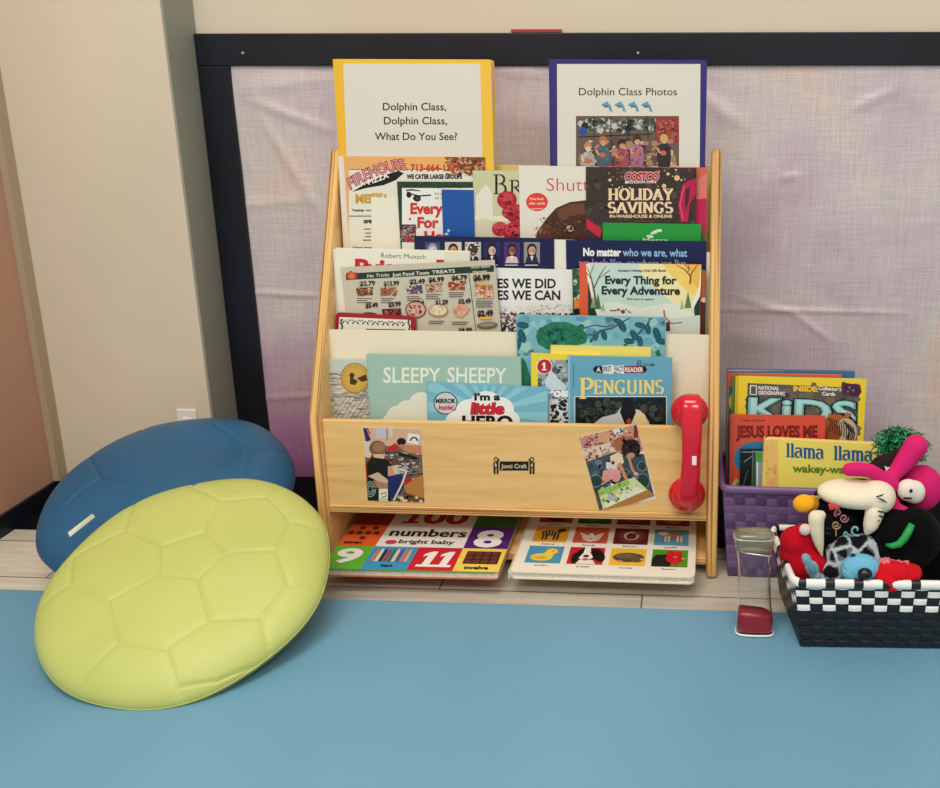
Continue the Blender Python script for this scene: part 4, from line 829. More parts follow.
b1 = flat_book('board_book', 'colourful first numbers board book with purple 8 and red 11 squares', (333, 568.6), (498.5, 572.4), .013, .245, (110, 170, 70), d_num, .010, 0, bx=.268, spine=(200, 120, 90))
def d_anim(P):
    def q(u, v): return (u*P.w, -P.h+v*P.w*1.0)
    def ppoly(pts, c): P.add([q(*p) for p in pts], [tuple(range(len(pts)))], rgb(*c), False)
    def el(u, v, a, b, c, rot=0): ppoly([(u+a*math.cos(t*.42)*math.cos(R(rot))-b*math.sin(t*.42)*math.sin(R(rot)), v+a*math.cos(t*.42)*math.sin(R(rot))+b*math.sin(t*.42)*math.cos(R(rot))) for t in range(15)], c)
    cw, x0, dx, y0, dy, chh = .198, .062, .2325, .098, .232, .185
    bg = [[(72, 150, 186), (196, 34, 52), (238, 184, 60), (74, 150, 40)], [(232, 166, 40), (206, 92, 60), (110, 34, 34), (96, 160, 190)], [(170, 50, 50), (50, 90, 60), (130, 36, 44), (150, 40, 50)]]
    for r in range(3):
        for c in range(4):
            u0 = x0+c*dx; v0 = y0+r*dy
            ppoly([(u0, v0), (u0+cw, v0), (u0+cw, v0+chh), (u0, v0+chh)], bg[r][c])
            vs, fs = textmesh([['duckling', 'puppy', 'mole', 'hen'], ['zebra', 'lamb', 'lion', 'calf'], ['kitten', 'frog', 'crab', 'fish']][r][c], .02)
            xb = max(v[0] for v in vs); P.add([q(u0+cw*.3+x/xb*cw*.38, v0-.03+y*.022) for x, y in vs], fs, rgb(70, 66, 64), False)
    def o(r, c): return x0+c*dx, y0+r*dy
    u, v = o(0, 0); Y = (238, 206, 70)
    el(u+.085, v+.06, .062, .040, Y); el(u+.135, v+.125, .034, .032, Y); el(u+.12, v+.09, .03, .035, Y); ppoly([(u+.165, v+.12), (u+.19, v+.112), (u+.165, v+.105)], (230, 130, 40)); ppoly([(u+.02, v+.06), (u+.05, v+.085), (u+.05, v+.04)], (226, 190, 60)); el(u+.143, v+.13, .005, .005, K_); el(u+.085, v+.055, .035, .018, (214, 176, 50))
    u, v = o(0, 1); el(u+.04, v+.06, .02, .06, (20, 18, 20)); el(u+.10, v+.1, .06, .075, (20, 18, 20)); el(u+.165, v+.1, .035, .075, (20, 18, 20), 20); ppoly([(u+.085, v+.184), (u+.115, v+.184), (u+.122, v+.12), (u+.14, v+.07), (u+.10, v+.03), (u+.06, v+.06), (u+.08, v+.12)], (236, 232, 226)); el(u+.1, v+.085, .017, .014, (16, 14, 16)); ppoly([(u+.05, v), (u+.16, v), (u+.14, v+.045), (u+.07, v+.045)], (232, 228, 222)); el(u+.1, v+.05, .02, .014, (206, 90, 100)); el(u+.075, v+.12, .007, .007, (10, 8, 8)); el(u+.125, v+.12, .007, .007, (10, 8, 8))
    u, v = o(0, 2); el(u+.1, v+.085, .085, .05, (84, 70, 56)); el(u+.15, v+.08, .04, .045, (96, 82, 66)); el(u+.075, v+.1, .05, .03, (110, 96, 76)); el(u+.18, v+.065, .012, .01, (220, 170, 150)); el(u+.06, v+.04, .015, .008, (210, 160, 140)); el(u+.16, v+.1, .006, .006, K_)
    u, v = o(0, 3); ppoly([(u, v), (u+.10, v), (u+.12, v+.08), (u+.09, v+.13), (u+.02, v+.12), (u, v+.08)], (34, 28, 30)); el(u+.125, v+.09, .05, .055, (196, 30, 40)); el(u+.11, v+.14, .03, .035, (206, 36, 44), 30); el(u+.145, v+.14, .022, .03, (206, 36, 44), -20); el(u+.13, v+.04, .016, .03, (206, 44, 50)); ppoly([(u+.165, v+.1), (u+.188, v+.085), (u+.165, v+.075)], (214, 170, 90)); el(u+.13, v+.1, .009, .009, (230, 170, 60)); el(u+.13, v+.1, .004, .004, K_)
    u, v = o(1, 0); el(u+.09, v+.1, .05, .03, (50, 40, 50)); el(u+.155, v+.135, .028, .02, (50, 40, 50), 20); ppoly([(u+.12, v+.1), (u+.15, v+.15), (u+.165, v+.13), (u+.14, v+.09)], (50, 40, 50))
    for k in (.05, .07, .115, .135): ppoly([(u+k, v+.085), (u+k+.012, v+.085), (u+k+.01, v+.02), (u+k, v+.02)], (50, 40, 50))
    for k in range(5): ppoly([(u+.055+k*.018, v+.078), (u+.06+k*.018, v+.078), (u+.063+k*.018, v+.124), (u+.058+k*.018, v+.124)], (206, 176, 120))
    u, v = o(1, 1); ppoly([(u+.03, v+.12), (u+.07, v+.09), (u+.13, v+.09), (u+.175, v+.12), (u+.15, v+.03), (u+.1, v+.005), (u+.06, v+.03)], (234, 214, 200)); el(u+.1, v+.07, .03, .035, (240, 226, 214)); el(u+.085, v+.09, .008, .006, K_); el(u+.12, v+.09, .008, .006, K_); el(u+.1, v+.045, .012, .008, (206, 120, 120))
    u, v = o(1, 2); el(u+.1, v+.09, .085, .085, (126, 56, 48)); el(u+.1, v+.09, .045, .05, (206, 186, 176)); el(u+.1, v+.085, .03, .036, (120, 44, 44)); el(u+.1, v+.11, .012, .01, (30, 20, 20)); el(u+.14, v+.12, .03, .02, (150, 80, 60))
    u, v = o(1, 3); el(u+.1, v+.11, .062, .032, (176, 110, 84)); el(u+.05, v+.13, .03, .022, (226, 214, 206))
    for k in (.06, .08, .13, .15): ppoly([(u+k, v+.1), (u+k+.012, v+.1), (u+k+.012, v+.03), (u+k, v+.03)], (232, 222, 212))
    for c, cc in ((0, (60, 40, 34)), (1, (70, 130, 60)), (2, (190, 60, 50)), (3, (200, 120, 60))):
        u, v = o(2, c); el(u+.1, v+.06, .06, .045, cc)
b2 = flat_book('board_book', 'white animal pictures board book with duckling and puppy squares', (509, 571.5), (695, 577.5), .012, .245, (236, 230, 214), d_anim, .010, 0, spine=(232, 226, 208))

# ================================================================== FLOOR CUSHIONS
VINYL_G = noise_mat('lime_vinyl', rgb(184, 190, 104), rgb(194, 199, 112), (1, 1, 1), 8, 3, .46, .05)
VINYL_B = noise_mat('blue_vinyl_cover', rgb(34, 86, 122), rgb(40, 94, 132), (1, 1, 1), 8, 3, .42, .05)
SEAM = {VINYL_G: mat('lime_underside', rgb(150, 156, 70), .5), VINYL_B: mat('blue_underside', rgb(26, 70, 110), .5)}
def pouf(name, label, cen, rad, half, tilt, roll, material, seams, seed):
    n = Vector((math.sin(roll), -math.sin(tilt), math.cos(tilt)*math.cos(roll))).normalized()
    x = Vector((1, 0, 0)); x = (x-n*x.dot(n)).normalized(); y = n.cross(x)
    mw = Matrix((x, y, n)).transposed().to_4x4(); mw.translation = cen
    root = empty(name, mw=mw); tag(root, label, 'floor cushion', 'round vinyl ball-patterned floor cushions')
    inv = mw.inverted()
    # seam pixels -> local points on the dome (iterate on height)
    def topz(r): 
        q = min(1, r/rad); return half*max(0, 1-q**2.7)**.52
    def loc(px, py):
        z = half
        for _ in range(12):
            P0 = mw @ Vector((0, 0, z)); p = inv @ hit(px, py, P0, n); z = topz(math.hypot(p.x, p.y))
        return p.x, p.y
    segs = []
    for pl in seams:
        q = [loc(*p) for p in pl]
        for a, b in zip(q, q[1:]): segs.append((a, b))
    NR, NA = 95, 300
    rr = np.concatenate([np.linspace(0, .93, NR-26)[1:], 1-(1-.93)*np.linspace(1, 0, 27)[1:]**1.6]); NRr = len(rr)
    ang = np.linspace(0, 2*math.pi, NA, endpoint=False)
    RR, AA = np.meshgrid(rr, ang, indexing='ij'); X = RR*rad*np.cos(AA); Y = RR*rad*np.sin(AA)
    rng = np.random.RandomState(seed)
    wob = 1+sum(.006*np.sin(k*AA+rng.uniform(0, 6.3)) for k in (2, 3, 5, 7)) ; X = X*wob; Y = Y*wob
    Z = half*np.maximum(0, 1-RR**2.7)**.52
    d = np.full(X.shape, 9.0)
    for (a, b) in segs:
        l2 = (b[0]-a[0])**2+(b[1]-a[1])**2+1e-12
        t = np.clip(((X-a[0])*(b[0]-a[0])+(Y-a[1])*(b[1]-a[1]))/l2, 0, 1)
        d = np.minimum(d, np.hypot(X-(a[0]+t*(b[0]-a[0])), Y-(a[1]+t*(b[1]-a[1]))))
    Z = Z-.0028*np.exp(-(d/.0016)**2)-.0006*np.exp(-(d/.008)**2)
    for k in range(10):
        a = rng.uniform(0, 6.3); Z = Z+.0007*np.sin(X*math.cos(a)*rng.uniform(18, 60)+Y*math.sin(a)*40+k)*(RR < 1)*(1-RR**8)
    for top in (True, False):
        bm = bmesh.new(); s = 1 if top else -1; Zs = Z if top else -(half*.85)*np.maximum(0, 1-RR**3.5)**.5
        c = bm.verts.new((0, 0, (half if top else -half*.85)))
        g = [[bm.verts.new((X[i, j], Y[i, j], Zs[i, j])) for j in range(NA)] for i in range(0, NRr, 1 if top else 2)]
        if not top and (NRr-1) % 2: g.append([bm.verts.new((X[-1, j], Y[-1, j], Zs[-1, j])) for j in range(NA)])
        for j in range(NA): bm.faces.new((c, g[0][j], g[0][(j+1) % NA]))
        for a, b in zip(g, g[1:]):
            for j in range(NA): bm.faces.new((a[j], b[j], b[(j+1) % NA], a[(j+1) % NA]))
        bmesh.ops.recalc_face_normals(bm, faces=bm.faces)
        mesh_obj('cover' if top else 'underside', bm, material if top else SEAM[material], root, True, local=True)
    bm = bmesh.new(); pr = 8; g = []
    for j in range(NA):
        r0 = math.hypot(X[-1, j], Y[-1, j]); a = ang[j]
        g.append([bm.verts.new(((r0-.0006+.0014*math.cos(q))*math.cos(a), (r0-.0006+.0014*math.cos(q))*math.sin(a), .0014*math.sin(q))) for q in [2*math.pi*k/pr for k in range(pr)]])
    for j in range(NA):
        for k in range(pr): bm.faces.new((g[j][k], g[(j+1) % NA][k], g[(j+1) % NA][(k+1) % pr], g[j][(k+1) % pr]))
    bmesh.ops.recalc_face_normals(bm, faces=bm.faces)
    mesh_obj('piping', bm, material, root, True, local=True)
    return root
def zp(L_): return [(20+x/2.4625, 400+y/2.4625) for x, y in L_]
gs = [zp(l) for l in (
 [(345, 358), (455, 325), (508, 378), (438, 440), (340, 428), (345, 358)], [(455, 325), (495, 245), (425, 215), (432, 188)], [(495, 245), (610, 235), (630, 212)],
 [(610, 235), (665, 297), (632, 370), (508, 378)], [(665, 297), (755, 325)], [(632, 370), (662, 455), (755, 468)], [(662, 455), (595, 532), (468, 537), (438, 440)],
 [(595, 532), (617, 640), (655, 690)], [(468, 537), (360, 613), (240, 600), (213, 493), (340, 428)], [(360, 613), (400, 742)], [(240, 600), (150, 690)],
 [(345, 358), (255, 318), (130, 385), (122, 455), (60, 500)], [(213, 493), (122, 455)], [(255, 318), (295, 235)], [(617, 640), (490, 705), (400, 728)])]
cg = C + ray(183, 588)*(F*.40/300); cbz = C + ray(166, 512)*(F*.405/259)
pouf('floor_cushion', 'lime green vinyl floor cushion lying tilted in front of the blue one', atZ(190, 582, .097), .1835, .044, R(21), R(2), VINYL_G, gs, 3)
bs = [zp(l) for l in ([(110, 260), (155, 215), (200, 190), (305, 213)], [(565, 115), (562, 190)], [(565, 115), (660, 135)], [(200, 190), (160, 120)], [(565, 115), (480, 60)], [(320, 50), (300, 75), (160, 120), (130, 160)])]
pb = pouf('floor_cushion', 'deep blue vinyl floor cushion behind the lime green one', atZ(171, 497, .126), .180, .056, R(17), R(1), VINYL_B, bs, 5)
# white care tag on the blue cushion
a = atZ(76, 529, .128); bm = bmesh.new()
pts = [atZ(68, 533, .158), atZ(92, 514.5, .166), atZ(95, 517, .160), atZ(70, 537, .152)]
prism(bm, pts, 0, 0, Vector((0, .0004, .0009))); mesh_obj('care_tag', bm, WP, pb)

# ================================================================== BASKETS
def weave_box(name, label, cat, f0, f1, b0, b1, zt, zb_, taper, nxs, nz, colfn, th=.004, rimc=None, depth=.0026, rot=0, rimrows=0):
    """woven strap basket: corners at the rim (front-left, front-right, back-left, back-right), base inset by taper"""
    root = empty(name, ((f0.x+b1.x)/2, (f0.y+b1.y)/2, zb_)); tag(root, label, cat)
    cen = (f0+f1+b0+b1)/4
    def low(p): v = Vector((cen.x+(p.x-cen.x)*taper, cen.y+(p.y-cen.y)*taper, zb_)); return v
    def top(p): return Vector((p.x, p.y, zt))
    walls = [(f0, f1, nxs[0]), (f1, b1, nxs[1]), (b1, b0, nxs[0]), (b0, f0, nxs[1])]
    bm = bmesh.new(); lay = bm.loops.layers.float_color.new('Col')
    def quad(vs, c):
        f = bm.faces.new(vs)
        for l in f.loops: l[lay] = c
        return f
    off = 0
    for wi, (a, b, n) in enumerate(walls):
        A, B, A2, B2 = top(a), top(b), low(a), low(b)
        nrm = ((B-A).cross(A2-A)).normalized()
        if nrm.dot((A+B)/2-cen) < 0: nrm = -nrm
        for i in range(n):
            for j in range(nz):
                over = (i+j+off) % 2
                c = colfn(wi, i, j, over)
                K = 5; g = []
                for u in range(K+1):
                    row = []
                    for v in range(K+1):
                        uu = (i+u/K)/n; vv = (j+v/K)/nz
                        p = (A.lerp(B, uu)).lerp(A2.lerp(B2, uu), vv)
                        s = math.sin(math.pi*u/K) if over else math.sin(math.pi*v/K)
                        e = math.sin(math.pi*v/K)**.3 if over else math.sin(math.pi*u/K)**.3
                        hgt = depth*(.25+.75*s)*e if True else 0
                        row.append(bm.verts.new(p+nrm*hgt))
                    g.append(row)
                for u in range(K):
                    for v in range(K):
                        cc = c[1] if (isinstance(c[0], tuple) and (v == K-1 if over else False)) else (c[0] if isinstance(c[0], tuple) else c)
                        quad((g[u][v], g[u+1][v], g[u+1][v+1], g[u][v+1]), cc)
        off += n
        inn = -nrm*th; base = colfn(wi, 0, nz-1, 0); base = base[0] if isinstance(base[0], tuple) else base
        v4 = [bm.verts.new(p+inn) for p in (A, B, B2, A2)]; quad(v4, base)
        w4 = [bm.verts.new(p) for p in (A, B)]; quad((w4[0], w4[1], v4[1], v4[0]), base)
    base = colfn(0, 0, nz-1, 0); base = base[0] if isinstance(base[0], tuple) else base
    fl = [low(p) for p in (f0, f1, b1, b0)]
    quad([bm.verts.new(p) for p in fl], base); quad([bm.verts.new(p+Vector((0, 0, .004))) for p in fl], base)
    bmesh.ops.remove_doubles(bm, verts=bm.verts, dist=1e-5)
    mesh_obj('basket_body', bm, WEAVE, root)
    # rim: a rounded band running round the mouth
    bm = bmesh.new(); cs = [top(f0), top(f1), top(b1), top(b0)]; path = []
    for i in range(4):
        p, q, r_ = cs[i-1], cs[i], cs[(i+1) % 4]; d0 = (p-q).normalized()*.014; d1 = (r_-q).normalized()*.014
        for t in range(7):
            t /= 6; path.append((q+d0)*(1-t)**2+q*2*t*(1-t)+(q+d1)*t*t)
    dense = []
    for i, p in enumerate(path):
        q = path[(i+1) % len(path)]; m_ = max(1, int((q-p).length/.006))
        for k in range(m_): dense.append(p.lerp(q, k/m_))
    rings = []; nd = len(dense)
    for i, p in enumerate(dense):
        t = (dense[(i+1) % nd]-dense[i-1]).normalized(); o = t.cross(Vector((0, 0, 1))).normalized()
        if o.dot(p-Vector((cen.x, cen.y, p.z))) < 0: o = -o
        rings.append([bm.verts.new(p+o*(.0045*math.cos(a)+.001)+Vector((0, 0, .0065*math.sin(a)))) for a in [2*math.pi*k/10 for k in range(10)]])
    lay = bm.loops.layers.float_color.new('Col')
    for i in range(nd):
        for k in range(10):
            f = bm.faces.new((rings[i][k], rings[(i+1) % nd][k], rings[(i+1) % nd][(k+1) % 10], rings[i][(k+1) % 10]))
            cc = rimc(i)
            for l in f.loops: l[lay] = cc
    bmesh.ops.recalc_face_normals(bm, faces=bm.faces)
    mesh_obj('rim', bm, WEAVE, root, True)
    return root
PUR = [rgb(96, 70, 112), rgb(112, 86, 130), rgb(84, 60, 100)]
pz = .150
pf0 = atZ(723, 489, pz); pf1 = pf0+Vector((.262, -.004, 0)); pb0 = pf0+Vector((-.001, .135, 0)); pb1 = pf1+Vector((0, .135, 0))
weave_box('storage_basket', 'purple woven plastic basket holding the picture books', 'basket', pf0, pf1, pb0, pb1, pz, .0014, .92, (16, 8), 11,
          lambda w, i, j, o: PUR[1] if o else PUR[(i*3+j*5) % 3], rimc=lambda i: rgb(120, 90, 138), depth=.0011)
# black and white basket on the mat
bz = .098+MT
bf0 = atZ(795, 583, bz); bb0 = atZ(772, 529, bz); bf1 = bf0+Vector((.240, .007, 0)); bb1 = bb0+Vector((.272, .002, 0))
WH = (rgb(244, 242, 234), rgb(20, 20, 22)); BK = rgb(20, 20, 22)
def bwc(w, i, j, o):
    return WH if (j < 4 and o) else BK
weave_box('toy_basket', 'black and white woven plastic basket full of soft toys on the blue mat', 'basket', bf0, bf1, bb0, bb1, bz, MT+.0008, .90, (14, 9), 9, bwc, rimc=lambda i: rgb(240, 238, 230) if (i % 6) < 4 else rgb(24, 24, 26), depth=.0016)

# ================================================================== BOOKS IN THE PURPLE BASKET
zb0 = .07
def stand_book(name, label, Y0, lean, tl, tr, h, thick, base, draw, kind='sheet', rad=0, spine=None, z=None):
    up = Vector((0, math.sin(lean), math.cos(lean))); n = Vector((0, -math.cos(lean), math.sin(lean)))
    P0 = Vector((0, Y0, .15)); mw, w = frame_from(P0, n, tl, tr)
    yv = mw.to_3x3() @ Vector((0, 1, 0))
    if h is None: h = min((mw.translation.z-zb0)/yv.z, ((mw @ Vector((w, 0, 0))).z-zb0)/yv.z)
    return item(kind, name, label, 'book', 'books standing in the purple basket', 0, 0, None, None, thick, base, draw, rad=rad, h=h, shape_mw=(mw, w), spine=spine)
y0 = pf0.y
LN = R(5)
stand_book('picture_book', 'blue topped book at the very back of the purple basket', y0+.098, LN, (728, 369.6), (855, 372), None, .010, (70, 110, 150), lambda P: (P.rect(727, 369, 860, 371, (200, 206, 206)), P.rect(727, 371, 860, 500, (64, 112, 158))), 'book')
stand_book('picture_book', 'orange and teal book behind the yellow bordered magazines', y0+.086, LN, (728.5, 373.4), (842, 375), None, .006, (214, 110, 76), lambda P: (P.rect(728, 384, 760, 430, (60, 120, 130)), P.rect(727, 373, 745, 386, (206, 100, 66)), P.ell(734, 402, 5, 9, (226, 200, 80)), P.rect(727, 410, 738, 500, (70, 100, 90))), 'book')
for i, (tl, tr, off, c) in enumerate((((732.6, 375.6), (858, 378.6), .077, (96, 130, 60)), ((735.6, 376.4), (861, 379), .0735, (232, 206, 60)))):
    stand_book('magazine', ('green edged magazine behind the yellow bordered one', 'yellow edged magazine directly behind the front kids magazine')[i], y0+off, LN, tl, tr, None, .0028, c, lambda P: None)
def d_kids(P):
    P.poly([(747.5, 383), (859, 388), (856, 470), (746, 470)], (92, 88, 82)); P.scatter(747, 384, 858, 450, [(104, 100, 94), (84, 80, 76), (112, 104, 92)], 90, 6, 81)
    P.line([(750.5, 385.5), (756.5, 385.8), (756.3, 394.6), (750.2, 394.3), (750.5, 385.5)], 1.2, (236, 232, 220))
    P.text('NATIONAL', 758.6, 389.4, 779, 3.4, (234, 230, 220), .035, y1=390.2); P.text('GEOGRAPHIC', 758.4, 394.2, 785, 3.4, (234, 230, 220), .035, y1=395.2)
    P.text('INSIDE:', 793.6, 390.8, 817.6, 4.8, (240, 190, 60), .06, y1=391.6, outline=(110, 40, 50), ow=.04); P.text("Collector's", 818.6, 389.8, 841, 3.6, (240, 236, 230), .03, y1=391, outline=(110, 40, 60), ow=.05); P.text('Cards', 822, 395.2, 835, 3.6, (240, 236, 230), .03, y1=395.8, outline=(110, 40, 60), ow=.05)
    P.poly([(843, 382.6), (860, 384.6), (861.6, 392), (858, 397), (842.6, 394.6)], (86, 36, 60)); P.poly([(845, 386.4), (856, 387.4), (856, 392.6), (845, 391.6)], (40, 30, 60)); P.scatter(845, 386, 856, 392, [(180, 120, 90), (90, 120, 160)], 12, 1.3, 5)
    P.text('KiDS', 749.6, 419.5, 854, 21.4, (122, 186, 186), .04, y1=423.6, outline=(24, 30, 34), ow=.03)
    P.text('KiDS', 750.4, 418.6, 853.4, 20.8, (176, 222, 220), .004, y1=422.8)
    P.ell(842, 430, 15, 17.5, (60, 44, 36)); P.scatter(828, 414, 856, 446, [(190, 110, 60), (40, 26, 22), (214, 190, 160)], 60, 3, 6); P.ell(836, 427, 13, 13, (176, 98, 52)); P.ell(846, 432, 11, 14, (190, 176, 156)); P.ell(833, 433, 8, 10, (150, 78, 44))
    for i in range(9): P.line([(828+i*2.6, 417+i*.9), (831+i*2.2, 424+i), (829+i*2.4, 431+i)], 1, (44, 28, 24))
    for i in range(5): P.line([(843+i*2.4, 420+i*1.6), (849+i*1.4, 430+i), (846+i*1.6, 442)], 1.1, (44, 34, 30))
stand_book('magazine', 'yellow bordered kids magazine with a tiger face in the purple basket', y0+.067, LN, (738.5, 376.2), (866.6, 379.8), None, .004, (236, 208, 50), d_kids)
def d_jesus(P):
    P.rect(729, 416, 734, 500, (206, 78, 58)); P.text('A Happy Day Book', 740, 421.4, 765, 2.4, (70, 40, 40), .02)
    P.text('JESUS LOVES ME', 736.6, 437.2, 817, 11, (122, 34, 34), .055, y1=437); P.line([(787, 439.6), (806, 439.4)], 1, (70, 30, 30))
    P.ell(756, 459, 22, 17.6, (44, 130, 168), n=32); P.poly([(732, 484), (736, 478), (741, 482), (745, 476), (748, 492), (732, 492)], (206, 176, 120)); P.poly([(733, 488), (740, 480), (744, 490)], (90, 130, 70))
stand_book('picture_book', 'red orange book titled Jesus Loves Me in the purple basket', y0+.051, LN, (731, 415), (825.5, 416.4), None, .0055, (214, 84, 62), d_jesus, 'book')
stand_book('picture_book', 'thin black book behind the llama book at left', y0+.040, LN, (740.4, 449.4), (800, 450.4), None, .004, (24, 28, 30), lambda P: (P.line([(742, 452), (800, 452.6)], .8, (150, 170, 180)), P.line([(744, 462), (752, 456)], .8, (150, 160, 160)), P.line([(743, 486), (748, 470)], .8, (70, 110, 90))))
stand_book('picture_book', 'green and grey striped thin book edge behind the llama book', y0+.034, LN, (752.4, 451.6), (800, 452.4), None, .003, (140, 160, 170), lambda P: (P.rect(752, 452, 756, 500, (60, 80, 60)), P.rect(756.4, 452, 762, 462, (70, 160, 60)), P.rect(756.4, 462, 758, 500, (220, 220, 210))))
def d_llama(P):
    P.poly([(765, 439), (778, 440), (779, 500), (765, 500)], (240, 196, 110)); P.scatter(766, 441, 778, 490, [(244, 206, 130), (236, 184, 100)], 30, 3, 91)
    P.serif('llama', 786, 456.6, 824, 9.4, (40, 96, 150), .27, .12, y1=458.8, ser=.06); P.serif('llama', 833.6, 459.2, 872.6, 9.4, (40, 96, 150), .27, .12, y1=461, ser=.06)
    P.text('wakey-wakey', 793, 471.6, 862, 7.4, (96, 138, 44), .03, y1=473.6)
stand_book('board_book', 'yellow board book titled llama llama wakey-wakey', y0+.025, LN, (765, 438.6), (881.5, 444.4), None, .012, (244, 226, 108), d_llama, 'book', .009, spine=(238, 200, 120))

# ================================================================== CLEAR BOTTLE WITH RED LIQUID
CLEAR = mat('clear_acrylic', (.97, .97, .95, 1), .04, 0, .5); bsdf(CLEAR).inputs['Transmission Weight'].default_value = 1; bsdf(CLEAR).inputs['IOR'].default_value = 1.25
REDL = mat('deep_red_liquid', rgb(206, 20, 48), .12, 0, .5); bsdf(REDL).inputs['Transmission Weight'].default_value = .35
SILV = mat('silver_trim', (.82, .80, .74, 1), .18, .85)
yb = -.178
def ringpts(cx, cy, z, hw, hd, n=28, pw=.55, sk=0):
    return [(cx+hw*math.copysign(abs(math.cos(a))**pw, math.cos(a)), cy+hd*math.copysign(abs(math.sin(a))**pw, math.sin(a)), z+sk*math.cos(a)) for a in [2*math.pi*q/n for q in range(n)]]
def loft(name, rings, m, parent, smooth=True, close=True):
    bm = bmesh.new(); rs = [[bm.verts.new(p) for p in r] for r in rings]; n = len(rs[0])
    for a, b in zip(rs, rs[1:]):
        for q in range(n): bm.faces.new((a[q], a[(q+1) % n], b[(q+1) % n], b[q]))
    if close: bm.faces.new(rs[0][::-1]); bm.faces.new(rs[-1])
    bmesh.ops.recalc_face_normals(bm, faces=bm.faces)
    return mesh_obj(name, bm, m, parent, smooth)
base = atZ(755, 637, MT); topp = atY(754, 534, yb); H = topp.z-MT
cx0, cx1 = base.x, topp.x
BT = empty('sensory_bottle', (cx0, yb, MT)); tag(BT, 'clear plastic sensory bottle with red liquid at its base, left of the checked basket', 'bottle')
def prof_(t):   # half width along the height
    return .0216+.0042*math.exp(-((t-.98)/.16)**2)+.0044*math.exp(-((t-.08)/.17)**2)
rings = []
for i in range(31):
    t = i/30; e = 1 if 0 < i < 30 else .9
    rings.append(ringpts(cx0+(cx1-cx0)*t, yb, MT+.0008+t*H, prof_(t)*e, .0135*e))
inner = [ringpts(cx0+(cx1-cx0)*t, yb, MT+.0008+t*H, prof_(t)-.0014, .0121) for t in [.02+.96*i/24 for i in range(25)]]
bm = bmesh.new()
for rs_, fl in ((rings, False), (inner, True)):
    rs = [[bm.verts.new(p) for p in r] for r in rs_]; n = len(rs[0])
    fs = []
    for a, b in zip(rs, rs[1:]):
        for q in range(n): fs.append(bm.faces.new((a[q], a[(q+1) % n], b[(q+1) % n], b[q])))
    fs += [bm.faces.new(rs[0][::-1]), bm.faces.new(rs[-1])]
    if fl: bmesh.ops.reverse_faces(bm, faces=fs)
mesh_obj('bottle_wall', bm, CLEAR, BT, True)
loft('red_liquid', [ringpts(cx0+(cx1-cx0)*t, yb, MT+.0008+t*H, prof_(t)-.0018, .0117, sk=(-.004 if i == 8 else 0)) for i, t in enumerate([.022+.19*k/8 for k in range(9)])], REDL, BT)
def tube(name, pts, r, m, parent, closed=False, seg=8):
    bm = bmesh.new(); n = len(pts); rs = []; P_ = [Vector(p) for p in pts]
    for i, p in enumerate(P_):
        t = ((P_[(i+1) % n] if (closed or i < n-1) else p)-(P_[i-1] if (closed or i > 0) else p)).normalized()
        a = t.cross(Vector((.3, .2, 1))).normalized() if abs(t.z) < .95 else t.cross(Vector((1, 0, 0))).normalized(); b = t.cross(a); rr_ = r[i] if isinstance(r, list) else r
        rs.append([bm.verts.new(p+a*rr_*math.cos(q)+b*rr_*math.sin(q)) for q in [2*math.pi*k/seg for k in range(seg)]])
    for i in range(n if closed else n-1):
        a, b = rs[i], rs[(i+1) % n]
        for k in range(seg): bm.faces.new((a[k], a[(k+1) % seg], b[(k+1) % seg], b[k]))
    if not closed: bm.faces.new(rs[0]); bm.faces.new(rs[-1])
    bmesh.ops.recalc_face_normals(bm, faces=bm.faces)
    return mesh_obj(name, bm, m, parent, True)
for t, r_ in ((.0, .0014), (.80, .0011), (.975, .0016)):
    tt = max(t, .008); tube('edge_band', ringpts(cx0+(cx1-cx0)*tt, yb, MT+.0012+tt*H+(.006 if t == .8 else 0), prof_(tt)+.0002, .0137, sk=(-.005 if t == .8 else 0)), r_, SILV if t != 0 else WP, BT, True)
capr = [ringpts(cx0+(cx1-cx0)*t, yb, MT+.0008+t*H, prof_(t)*q, .0150*q) for t, q in ((.86, 1.0), (.865, 1.03), (.93, 1.04), (.99, 1.0), (1.02, .86), (1.028, .5))]
CAPM = mat('clear_ribbed_cap', rgb(200, 194, 166), .12, 0, .6); bsdf(CAPM).inputs['Transmission Weight'].default_value = .8
loft('cap', capr, CAPM, BT)

